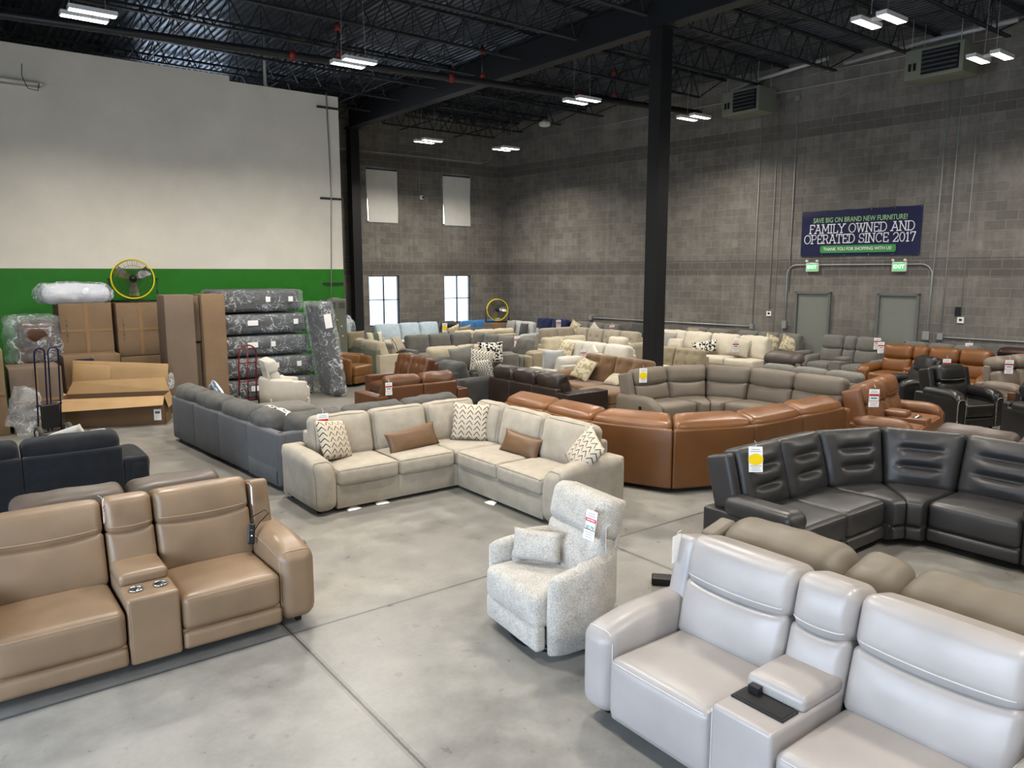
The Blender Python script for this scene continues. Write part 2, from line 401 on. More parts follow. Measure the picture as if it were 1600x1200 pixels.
# open web joists either side of the girder
def joist(y, x0, x1, left):
    j = MB(); zt, zb = 8.06, 7.42
    for s in (-.028, .028):
        j.box(x0, x1, y + s - .022, y + s + .022, zt - .05, zt)
        j.box(x0 + (.75 if not left else .0), x1 - (.45 if left else 1.1), y + s - .02, y + s + .02, zb, zb + .035)
    x = x0 + (.75 if not left else .1); st = .62; xe = x1 - (.45 if left else 1.1); up = False
    if not left: j.bar((x0 + .1, y, zt - .03), (x, y, zb + .02), .022)
    while x + st <= xe:
        j.bar((x, y, zb + .02), (x + st / 2, y, zt - .03), .020); j.bar((x + st / 2, y, zt - .03), (x + st, y, zb + .02), .020)
        j.bar((x + st / 2, y, zt - .03), (x + st / 2, y, zb + .02), .014); x += st
    j.bar((x, y, zb + .02), (x1 - .1, y, zt - .03), .022)
    return struct(j.build('roof_joist', m_steel2, smooth=False))
JY = [-2.2, -.4, 1.4, 3.2, 5.0, 6.8, 8.6, 10.35, 12.25, 14.1, 15.85, 17.55, 19.35, 21.15, 22.6]
for y in JY:
    joist(y, -4, gx(y) - .02, True); xr = WX0 + .095 * (23.5 - y)
    joist(y, gx(y) + .02, xr - .02, False)
br = MB()
for x in (1.2, 4.3, 7.4, 9.6, 13.0, 15.2):
    br.bar((x, -6, 7.45), (x, 23.4, 7.45), .025); br.bar((x + .05, -6, 8.02), (x + .05, 23.4, 8.02), .025)
for y0, y1 in zip(JY[:-1], JY[1:]):
    for x in (4.3, 9.6, 14.1): br.bar((x, y0, 7.45), (x, y1, 8.03), .02); br.bar((x, y0, 8.03), (x, y1, 7.45), .02)
struct(br.build('joist_bridging', m_steel2, smooth=False))

# windows
m_frame = plain('dark_bronze_frame', '#2A2C2F', .4, .5)
m_glass = NT('window_glass'); m_glass.set(Base_Color=(1, 1, 1, 1), Roughness=0.0, Transmission_Weight=1.0, IOR=1.02, Alpha=.12); m_glass = m_glass.m
for i, (a, b, c, d) in enumerate(BW + HIDW):
    fr = MB(); y = 23.55; q = .035
    for x0, x1, z0, z1 in ((a, b, c, c + q), (a, b, d - q, d), (a, a + q, c, d), (b - q, b, c, d), ((a + b) / 2 - .02, (a + b) / 2 + .02, c, d), (a, b, c + (d - c) * .52 - .015, c + (d - c) * .52 + .015)):
        fr.box(x0, x1, y, y + .05, z0, z1)
    f_ = fr.build('window_%d' % (i + 1), m_frame, smooth=False); struct(f_)
    MB().box(a + .01, b - .01, y + .02, y + .03, c + .01, d - .01).build('window_pane', m_glass, f_, smooth=False)
m_panel = plain('white_window_board', '#D3D2CC', .7, var=.04, nscale=3)
for i, (a, b, c, d) in enumerate(UW):
    fr = MB(); y = 23.53
    for x0, x1, z0, z1 in ((a, b, d - .07, d), (a, a + .04, c, d), (b - .04, b, c, d), (a, b, c, c + .04)): fr.box(x0, x1, y, y + .05, z0, z1)
    struct(fr.build('window_%d' % (i + 5), m_frame, smooth=False))
    V = []; N = 10
    for u in range(N + 1):
        for k in range(N + 1):
            x = a - .01 + (b - a - .01) * u / N + (.05 * (1 - k / N) if u == 0 else 0) * 1; z = c - .01 + (d - c - .06) * k / N
            yy = 23.47 - .03 * math.sin(PI * u / N) - .02 * math.sin(2.3 * PI * k / N + i); V.append((x, yy, z))
    F = [(u * (N + 1) + k, (u + 1) * (N + 1) + k, (u + 1) * (N + 1) + k + 1, u * (N + 1) + k + 1) for u in range(N) for k in range(N)]
    V2 = V + [(x, y_ + .008, z) for x, y_, z in V]; m_ = len(V)
    F2 = F + [tuple(q + m_ for q in reversed(f_)) for f_ in F]
    o = MB().add(V2, F2).build('window_cover', m_panel)
    tag(o, ['white board covering the left one of the two upper windows', 'white board covering the right one of the two upper windows'][i], 'window cover')

# doors on the right wall (built in wall coordinates)
m_door = plain('grey_painted_door', '#74766F', .5, var=.03); m_dframe = plain('grey_door_frame', '#62645F', .5)
m_chrome = plain('brushed_chrome', '#C8C8C6', .22, 1.0)
def on_wall(name, label=None, cat=None, group=None):
    o = bpy.data.objects.new(name, None); COL.objects.link(o); o.location = (WX0, WY0, 0); o.rotation_euler = (0, 0, WA); o.empty_display_size = .1
    return tag(o, label, cat, group)
for i, (ya, yb) in enumerate(((11.67, 10.71), (9.54, 8.56))):
    s0, s1 = wall_s(ya), wall_s(yb); d = on_wall('door_%d' % (i + 1)); struct(d)
    f_ = MB()
    f_.box(s0, s0 + .06, -.09, 0, 0, 2.19); f_.box(s1 - .06, s1, -.09, 0, 0, 2.19); f_.box(s0, s1, -.09, 0, 2.13, 2.19)
    f_.build('door_frame', m_dframe, d, smooth=False)
    s_ = MB(); s_.box(s0 + .065, s1 - .065, -.035, -.005, .01, 2.125); s_.build('door_leaf', m_door, d, smooth=False)
    hs = s0 + .14 if i == 0 else s1 - .14; dr = 1 if i == 0 else -1
    k = MB(); k.cyl((hs, -.035, 1.02), (hs, -.11, 1.02), .028); k.cyl((hs - dr*.0, -.10, 1.02), (hs + dr * .12, -.10, 1.02), .011, 8); k.build('door_handle', m_chrome, d)
# stub trims
# conduits etc. (galvanised)
m_galv = plain('galvanised_conduit', '#A6A7A6', .45, .25); m_gbox = plain('grey_junction_box', '#8E9190', .5, .3); m_whiteplastic = plain('white_plastic', '#DAD9D2', .5); m_blk = plain('black_plastic', '#121315', .4)
def conduit(label, pts, r=.014, boxes=(), group=None, name='conduit', off=0):
    c = on_wall(name, label, 'conduit', group)
    MB().tube([(s, -.03 - off, z) for s, z in pts], r, 6).build('pipe', m_galv, c)
    for s, z, w_, h_ in boxes: MB().box(s - w_ / 2, s + w_ / 2, -.09, 0, z - h_ / 2, z + h_ / 2).build('junction_box', m_gbox, c, smooth=False)
    return c
S = wall_s
def arc2(c, r, a0, a1, n=5): return [(c[0] + r * math.cos(R(a0 + (a1 - a0) * i / n)), c[1] + r * math.sin(R(a0 + (a1 - a0) * i / n))) for i in range(n + 1)]
a_, b_ = S(11.95), S(8.34)
conduit('conduit loop running over both grey doors behind the exit signs', [(a_, 1.2), (a_, 2.6)] + arc2((a_ + .25, 2.64), .25, 180, 90) + arc2((b_ - .25, 2.64), .25, 90, 0) + [(b_, 1.15)], .017, [(a_, 1.28, .12, .2), (b_ - .02, 1.2, .15, .2)])
conduit('long thin conduit dropping from the smaller heater to the junction box', [(S(12.92), 7.15), (S(12.92), 1.2)], .014, [(S(12.92), 1.18, .11, .14)])
conduit('thin conduit dropping to the small thermostat left of the doors', [(S(12.44), 7.4), (S(12.44), 1.62)], .010)
conduit('pair of thin conduits just left of the banner, left one', [(S(12.28), 7.4), (S(12.28), .9)], .006)
conduit('thicker conduit left of the banner ending under a box high on the wall', [(S(11.9), 7.2), (S(11.9), 2.2)], .014, [(S(11.9), 7.2, .12, .12)])
conduit('first of three tall conduits right of the banner', [(S(8.29), 7.05), (S(8.33), 1.25)], .014)
conduit('middle of three tall conduits right of the banner', [(S(8.02), 7.2), (S(8.05), 1.3)], .014, [(S(8.05), 1.2, .12, .15), (S(8.05), .9, .04, .3)])
conduit('last of three tall conduits right of the banner, ending at the thermostat', [(S(7.66), 7.2), (S(7.66), 1.75)], .010)
conduit('horizontal conduit run low on the wall beside the black column', [(S(18.94), 1.16), (S(12.95), 1.18)], .018, [(S(18.94), 1.16, .12, .14)])
conduit('horizontal conduit run low on the wall at the right edge', [(S(8.0), 1.18), (S(-3), 1.18)], .018)
conduit('long white conduit line along the top of the right wall', [(.1, 7.43), (S(9.0), 7.44)], .012)
conduit('second conduit line above the first, between the two heaters', [(S(12.4), 7.75), (S(7.3), 7.75)], .012)
conduit('bent thin wire conduit in the middle of the upper wall', [(S(10.6), 7.4), (S(10.45), 7.15), (S(10.9), 7.05), (S(10.95), 6.5)], .006)
for y, z, lb in ((12.44, 1.56, 'small white thermostat left of the left grey door'), (7.66, 1.60, 'white thermostat right of the doors below a black box')):
    th = on_wall('thermostat', lb, 'thermostat'); s = S(y)
    MB().box(s - .07, s + .07, -.03, 0, z - .07, z + .07).build('housing', m_whiteplastic, th, smooth=False)
    MB().box(s - .03, s + .03, -.034, -.028, z - .02, z + .03).build('display', m_blk, th, smooth=False)
o = on_wall('control_box', 'black box on the wall above the right thermostat', 'control box'); s = S(7.72); MB().box(s - .07, s + .06, -.04, 0, 1.70, 1.90).build('housing', m_blk, o, smooth=False)
# exit signs with twin emergency heads
m_exit = emis('lit_exit_face', (.18, .75, .28, 1), .75); m_exit.node_tree.nodes['Principled BSDF'].inputs['Base Color'].default_value = (.05, .3, .08, 1); m_exit_r = emis('lit_exit_letters', (.75, 1, .8, 1), .8)
for (y0, lb) in ((11.25, 'green lit exit sign above the left grey door'), (9.08, 'green lit exit sign above the right grey door')):
    e = on_wall('exit_sign', lb, 'exit sign'); s = S(y0)
    MB().add(*RB(.34, .07, .24, .02).geo(), M=T(s, -.05, 2.83)).build('housing', m_whiteplastic, e)
    MB().box(s - .14, s + .14, -.09, -.084, 2.74, 2.92).build('lit_face', m_exit, e, smooth=False)
    text_mesh('EXIT', .125, m_exit_r, T(s, -.092, 2.83) @ RX(90), e, bold=.004)
    for q in (-.14, .14):
        h_ = MB(); h_.tube([(s + q, -.06, 2.97), (s + q, -.09, 2.985), (s + q, -.12, 2.985)], .035, 10); h_.build('emergency_lamp', m_whiteplastic, e)

# banner
m_navy = plain('navy_vinyl_banner', '#161A40', .38, spec=.5); m_btxt = plain('white_print', '#E6E6EC', .5); m_bgrn = plain('green_print', '#3E8A45', .5); m_bgt = plain('soft_green_print', '#9CC78C', .5)
ban = on_wall('banner', 'navy vinyl banner with white and green lettering above the exit signs', 'banner')
s0, s1 = S(11.61), S(8.65); z0, z1 = 3.11, 4.28; N = 40; V = []; F = []
def bany(u, k): return -.03 - .018 * math.exp(-((u - .05) ** 2 + (k - .9) ** 2) / .03) - .006 * math.sin(9 * u + 3 * k)
for u in range(N + 1):
    for k in range(13):
        V.append((s0 + (s1 - s0) * u / N, bany(u / N, k / 12), z0 + (z1 - z0) * k / 12 - (.012 * math.sin(PI * ((u * 5 / N) % 1)) if k == 12 else 0)))
for u in range(N):
    for k in range(12): F.append((u * 13 + k, (u + 1) * 13 + k, (u + 1) * 13 + k + 1, u * 13 + k + 1))
nV = len(V); V += [(a, b + .006, c) for a, b, c in V]; F += [tuple(i + nV for i in reversed(f_)) for f_ in F]
MB().add(V, F).build('vinyl_sheet', m_navy, ban)
gr = MB()
for u in (0.01, .2, .4, .6, .79, .99):
    for zz in (z0 + .03, z1 - .03): gr.cyl((s0 + (s1 - s0) * u, -.045, zz), (s0 + (s1 - s0) * u, -.05, zz), .016, 8)
gr.build('grommets', m_chrome, ban)
# slab-serif stroke letters (units: cap height 1)
def A_(cx, cy, rx, ry, a0, a1, n=14): return [(cx + rx * math.cos(R(a0 + (a1 - a0) * i / n)), cy + ry * math.sin(R(a0 + (a1 - a0) * i / n))) for i in range(n + 1)]
GL = {
 'F': (.72, [[(.15, 0), (.15, 1)], [(.15, 1), (.68, 1)], [(.15, .52), (.5, .52)], [(.68, 1), (.68, .78)]], [(.15, 0)]),
 'A': (.90, [[(.1, 0), (.45, 1), (.8, 0)], [(.22, .34), (.68, .34)]], [(.1, 0), (.8, 0), (.40, 1)]),
 'M': (1.05, [[(.14, 0), (.18, 1), (.52, .25), (.86, 1), (.9, 0)]], [(.14, 0), (.9, 0), (.14, 1), (.9, 1)]),
 'I': (.38, [[(.19, 0), (.19, 1)]], [(.19, 0), (.19, 1)]),
 'L': (.70, [[(.15, 1), (.15, 0), (.64, 0), (.64, .24)]], [(.15, 1)]),
 'Y': (.84, [[(.08, 1), (.42, .5), (.76, 1)], [(.42, .5), (.42, 0)]], [(.08, 1), (.76, 1), (.42, 0)]),
 'O': (.98, [A_(.49, .5, .40, .5, 0, 360, 26)], []),
 'W': (1.12, [[(.1, 1), (.34, 0), (.56, .85), (.8, 0), (1.02, 1)]], [(.1, 1), (1.02, 1), (.56, .95)]),
 'N': (.92, [[(.15, 0), (.15, 1), (.76, 0), (.76, 1)]], [(.15, 0), (.12, 1), (.76, 1)]),
 'E': (.76, [[(.15, 0), (.15, 1)], [(.15, 1), (.66, 1), (.66, .78)], [(.15, .52), (.55, .52)], [(.15, 0), (.68, 0), (.68, .22)]], []),
 'D': (.90, [[(.15, 0), (.15, 1), (.4, 1)] + A_(.4, .5, .40, .5, 90, -90) + [(.15, 0)]], [(.1, 0), (.1, 1)]),
 'P': (.78, [[(.15, 0), (.15, 1), (.42, 1)] + A_(.42, .74, .27, .26, 90, -90) + [(.15, .48)]], [(.15, 0), (.1, 1)]),
 'R': (.86, [[(.15, 0), (.15, 1), (.42, 1)] + A_(.42, .75, .26, .25, 90, -90) + [(.15, .5)], [(.45, .5), (.76, 0)]], [(.15, 0), (.78, 0), (.1, 1)]),
 'T': (.80, [[(.4, 0), (.4, 1)], [(.06, .78), (.06, 1), (.74, 1), (.74, .78)]], [(.4, 0)]),
 'S': (.74, [A_(.37, .74, .27, .26, 20, 270) + A_(.37, .25, .29, .25, 90, -160)[1:], [(.64, .74), (.64, 1)], [(.08, .26), (.08, 0)]], []),
 'C': (.88, [A_(.48, .5, .38, .5, 48, 312, 20), [(.76, .72), (.76, 1)]], []),
 '2': (.74, [A_(.37, .72, .27, .28, 170, -30) + [(.1, 0), (.66, 0), (.66, .2)]], []),
 '0': (.74, [A_(.37, .5, .28, .5, 0, 360, 22)], []),
 '1': (.50, [[(.1, .82), (.27, 1), (.27, 0)]], [(.27, 0)]),
 '7': (.68, [[(.08, .8), (.08, 1), (.62, 1), (.3, 0)]], []),
 ' ': (.42, [], [])}
def slab(txt, h, x0, x1, z, yoff=-.062):
    wid = sum(GL[c][0] for c in txt); k = (x1 - x0) / wid; x = x0; mb = MB()
    for ch in txt:
        wd, strokes, serifs = GL[ch]
        for st in strokes:
            for p0, p1 in zip(st[:-1], st[1:]):
                P0 = Vector((x + p0[0] * k, 0, z + p0[1] * h)); P1 = Vector((x + p1[0] * k, 0, z + p1[1] * h)); d = P1 - P0
                if d.length < 1e-6: continue
                d.normalize(); th = h * .052; nn = Vector((-d.z, 0, d.x)) * th; e = d * th * .7
                q = [P0 - e - nn, P1 + e - nn, P1 + e + nn, P0 - e + nn]
                mb.quad(*[(v_.x, yoff, v_.z) for v_ in q])
        for sx_, sz_ in serifs:
            cx, cz = x + sx_ * k, z + sz_ * h; mb.box(cx - h * .17, cx + h * .17, yoff - .0005, yoff + .0005, cz - h * .055, cz + h * .055)
        x += wd * k
    return mb
BX = s1 - s0
slab('FAMILY OWNED AND', .215, s0 + BX * .075, s0 + BX * .955, 3.70).build('lettering', m_btxt, ban, smooth=False)
slab('OPERATED SINCE 2017', .215, s0 + BX * .03, s0 + BX * .965, 3.44).build('lettering', m_btxt, ban, smooth=False)
o = text_mesh('SAVE BIG ON BRAND NEW FURNITURE!', .148, m_bgt, T(s0 + BX * .50, -.062, 4.02) @ RX(90) @ Matrix.Diagonal((.88, 1.2, 1, 1)), ban, bold=.001)
pp = []
for cx_, cz_, a0 in ((1, 1, 0), (-1, 1, 90), (-1, -1, 180), (1, -1, 270)):
    for t_ in range(6): pp.append((s0 + BX * .5 + cx_ * (BX * .3175 - .05) + .05 * math.cos(R(a0 + 18 * t_)), 3.285 + cz_ * .045 + .05 * math.sin(R(a0 + 18 * t_))))
MB().add([(a, -.060, b) for a, b in pp] + [(a, -.055, b) for a, b in pp], [tuple(range(24)), tuple(range(47, 23, -1))]).build('green_pill', m_bgrn, ban, smooth=False)
text_mesh('THANK YOU FOR SHOPPING WITH US!', .105, m_btxt, T(s0 + BX * .50, -.066, 3.285) @ RX(90) @ Matrix.Diagonal((.92, 1.1, 1, 1)), ban, bold=.0012)

# unit heaters hung near the right wall
m_heat = plain('grey_green_heater_steel', '#7D7F72', .5, .2, var=.06); m_dark = plain('dark_louvre', '#1A1B1C', .5, .4); m_slat = plain('grey_louvre_blade', '#54565A', .4, .5)
for (ya, yb, lb) in ((13.26, 12.12, 'smaller looking unit heater hung beside the black column'), (8.49, 7.3, 'larger looking unit heater hung above the right end of the banner')):
    h = empty('unit_heater', (17.05, (ya + yb) / 2, 0), 0, lb, 'heater'); W = (ya - yb) / 2
    MB().add(*RB(.75, 2 * W, .62, .02, k=(1, 1, 1)).geo(), M=T(.4, 0, 7.08)).build('cabinet', m_heat, h)
    MB().box(.01, .03, -W + .08, W - .36, 6.84, 7.32).build('louvre_recess', m_dark, h, smooth=False)
    l = MB()
    for i in range(5): l.box(-.03, .02, -W + .1, W - .38, 6.88 + i * .09, 6.915 + i * .09, )
    l.build('louvre_blades', m_slat, h, smooth=False)
    l = MB()
    for i in range(2): l.box(-.0, .02, W - .25 + i * .1, W - .2 + i * .1, 6.95, 7.1)
    l.build('side_vents', m_dark, h, smooth=False)
    for a in (.1, .65):
        for b in (-W + .1, W - .1): MB().cyl((a, b, 7.38), (a, b, 8.08), .008, 5).build('hanger_rod', m_galv, h)
    r_ = MB(); r_.tube([(.4, W + .02, 7.5), (.4, -.2, 7.62), (.4, -2.2, 7.75)] if lb[0] == 's' else [(.4, W + 1.6, 7.55), (.4, W, 7.6), (.4, -W - .8, 7.62)], .05, 8); r_.build('flue_pipe', m_galv, h)

# back wall conduit, camera and its cable
def at_back(name, label, cat): return empty(name, (0, 23.5, 0), 0, label, cat)
c = at_back('conduit', 'thin conduit line high on the back wall with a bend near the corner', 'conduit')
MB().tube([(9.5, -.03, 6.66), (16.4, -.03, 6.66), (16.7, -.03, 6.75), (17.2, -.03, 7.25), (17.3, -.03, 7.5)], .012, 6).build('pipe', m_galv, c)
c = at_back('security_camera', 'small white dome camera on the back wall between the upper windows', 'camera')
MB().tube([(13.8, -.02, 6.64), (13.8, -.02, 5.34)], .008, 5).build('cable', m_galv, c)
MB().add(*RB(.15, .12, .15, .06).geo(), M=T(13.84, -.07, 5.28)).build('housing', m_whiteplastic, c)
MB().cyl((13.85, -.12, 5.28), (13.85, -.16, 5.28), .035, 10).build('lens', m_blk, c)
# conduit and strut brackets on the painted wall, loose tube lamp
c = empty('conduit', (0, 18, 0), 0, 'vertical conduit on the white and green wall above the lockers', 'conduit')
MB().tube([(7.98, -.06, 7.0), (8.02, -.06, 4.6), (7.93, -.06, 2.05)], .014, 6).build('pipe', m_galv, c)
m_strut = plain('perforated_strut', '#4A4B4D', .5, .6)
for z, lb in ((6.66, 'upper perforated strut on the white wall'), (4.5, 'middle perforated strut on the white wall'), (2.42, 'lower perforated strut on the green band by the lockers')):
    c = empty('strut_bracket', (8.02, 18, z), 0, lb, 'bracket'); MB().box(-.27, .27, -.045, 0, -.025, .025).build('channel', m_strut, c, smooth=False)
    k = MB()
    for i in range(6): k.box(-.23 + i * .085, -.19 + i * .085, -.048, -.044, -.008, .008)
    k.build('slots', m_blk, c, smooth=False)
m_tube = plain('white_lamp_tube', '#E4E6DC', .25)
c = empty('tube_lamp', (0, 17.9, 6.33), 0, 'unlit white tube lamp mounted high on the white wall at the left edge', 'lamp')
MB().cyl((.2, -.05, 0), (2.0, -.05, 0), .035, 10).build('tube', m_tube, c); MB().cyl((2.0, -.05, 0), (2.05, -.05, 0), .03, 10).build('end_cap', m_tube, c)
MB().tube([(1.72, -.12, .32), (1.70, -.14, .1), (1.78, -.12, -.12), (1.95, -.1, -.14), (1.98, -.08, 0)], .008, 5).build('wire', m_blk, c)
MB().box(.2, 2.0, 0, .1, -.05, .04).build('backing', m_galv, c, smooth=False)

# sprinkler main under the joists with red couplings
m_red = plain('red_coupling', '#7A241E', .5)
sp = empty('sprinkler_pipe', (0, 0, 0), 0, 'thick black sprinkler main with red couplings running under the joists', 'pipe')
def py_(x): return 16.0 - (x + .5) * .125
pz = 6.95
MB().tube([(x, py_(x), pz) for x in (-3.6, 3, 10, 16.9)], .075, 10).build('main_pipe', m_steel2, sp)
for x in (6.05, 9.5, 12.9): MB().tube([(x - .06, py_(x), pz), (x + .06, py_(x), pz)], .1, 10).build('coupling', m_red, sp)
for x in (7.0, 10.3, 14.0):
    ri = MB().cyl((x, py_(x), pz), (x, py_(x), 7.75), .03, 8).build('riser', m_steel2, sp)
    MB().cyl((x, py_(x), 7.55), (x, py_(x), 7.68), .07, 8).build('riser_fitting', m_red, ri); MB().cyl((x, py_(x), 7.04), (x, py_(x), 7.14), .06, 8).build('riser_fitting', m_red, ri)
for x, y, lb in ((15.9, 19.2, 'small white dome sensor hung among the joists'),):
    o = MB().add(*RB(.3, .3, .16, .07).geo(), M=T(0, 0, 0)).build('dome_sensor', m_whiteplastic, loc=(x, y, 7.35)); tag(o, lb, 'sensor')
o = MB().cyl((0, 0, 0), (0, 0, 1.35), .04, 8).build('vent_pipe', m_galv, loc=(6.55, 18.1, 6.96)); tag(o, 'grey pipe standing on top of the white wall', 'pipe')

# high bay fixtures
m_led = emis('led_panel', (1, .96, .90, 1), 16.0); m_fix = plain('white_fixture_body', '#C9C9C6', .4)
names = ['over the left wall, leftmost in view', 'second from the left, near the sprinkler main', 'left of the black column, nearest to it', 'just right of the black column', 'left one of the two farthest lamps', 'right one of the two farthest lamps, by the corner', 'near the top right, biggest of the right group', 'at the right edge above the banner wall']
for i, (lx, ly) in enumerate(LAMPS):
    if i > 7: lb = None
    L = empty('high_bay_lamp', (lx, ly, LAMP_Z), 0, 'lit twin panel high bay lamp ' + (names[i] if i < 8 else ['above the gap behind the tan loveseat', 'above the boucle recliner', 'behind the camera, over its left', 'behind the camera, over its right', 'beyond the right edge of the picture', 'beyond the right edge, nearest to the wall', 'high above the slate grey sectional'][i - 8]), 'ceiling lamp', 'high bay lamps under the joists')
    b = MB(); b.box(-.36, .30, .10, .27, -.045, .02); b.box(-.30, .36, -.27, -.10, -.045, .02); b.box(-.05, .05, -.12, .12, -.02, .03); b.build('housing', m_fix, L, smooth=False)
    for j, (a, c_, d_, e_) in enumerate(((-.34, .28, .115, .255), (-.28, .34, -.255, -.115))): MB().box(a, c_, d_, e_, -.05, -.044).build('led_panel', m_led, L, smooth=False)
    r_ = MB()
    for a in (-.25, .25): r_.cyl((a, 0, .02), (a * .8, 0, 8.1 - LAMP_Z), .004, 4)
    r_.build('hanging_wires', m_galv, L)
# ================================================================ UPHOLSTERY LIBRARY
def blendM(*ms):
    r = Matrix.Identity(4)
    for m in ms: r = r @ m
    return r
def taperfn(w, d, wf):
    if wf is None or abs(wf - w) < 1e-6: return None
    def f(p):
        t = max(-.3, min(1.05, -p.y / d)); k = 1 + (wf / w - 1) * t
        return Vector((w / 2 + (p.x - w / 2) * k, p.y, p.z))
    return f
class Part(MB):
    """mesh made in a module frame: local matrix -> taper -> module matrix"""
    def rb(s, rb, M, post, MM):
        V, F = rb.geo(); V = [M @ Vector(v) for v in V]
        if post: V = [post(v) for v in V]
        return s.add(V, F, MM)
    def seam(s, rb, uv, M, post, MM, r=.004, out=.002):
        pts = []
        for p in uv:
            q = Vector(rb.map(p)); q = q + q.normalized() * out; q = M @ q
            if post: q = post(q)
            pts.append(MM @ q)
        return s.tube(pts, r, 5)
def crease(zs, depth, wid, half=None, side=-1):
    def f(x, y, z):
        if y * side > 0:
            k = 1.0 if half is None else 1 / (1 + math.exp((abs(x) - half) / .02))
            for zc in zs: y -= side * depth * k * math.exp(-((z - zc) / wid) ** 2)
        return (x, y, z)
    return f
def ribs(h, half):
    def f(x, y, z):
        if y < 0:
            k = 1 / (1 + math.exp((abs(x) - half) / .025))
            for zc in (.16 * h, -.14 * h): y += .05 * k * math.exp(-((z - zc) / .030) ** 2)
            y -= .012 * k * (1 + math.cos(2 * PI * z / (.30 * h)))
            y += .010 * math.exp(-((abs(x) - half * 1.12) / .012) ** 2)
        return (x, y, z)
    return f
def tufts(w, h, nx=3, nz=2):
    P = [((i + .5) / nx * w - w / 2, (j + .5) / nz * h - h / 2) for i in range(nx) for j in range(nz)]
    def f(x, y, z):
        if y < 0:
            for a, b in P: y += .035 * math.exp(-((x - a) ** 2 + (z - b) ** 2) / .0028)
            for a, b in P: y += .012 * math.exp(-((x - a) / .012) ** 2)
        return (x, y, z)
    return f
def crumple(seed, amp):
    def f(x, y, z):
        n = noise.noise(Vector((x * 6 + seed, y * 6, z * 6))) * amp
        L = math.sqrt(x * x + y * y + z * z) + 1e-6
        return (x + x / L * n, y + y / L * n, z + z / L * n)
    return f
SO_SEED = [0]
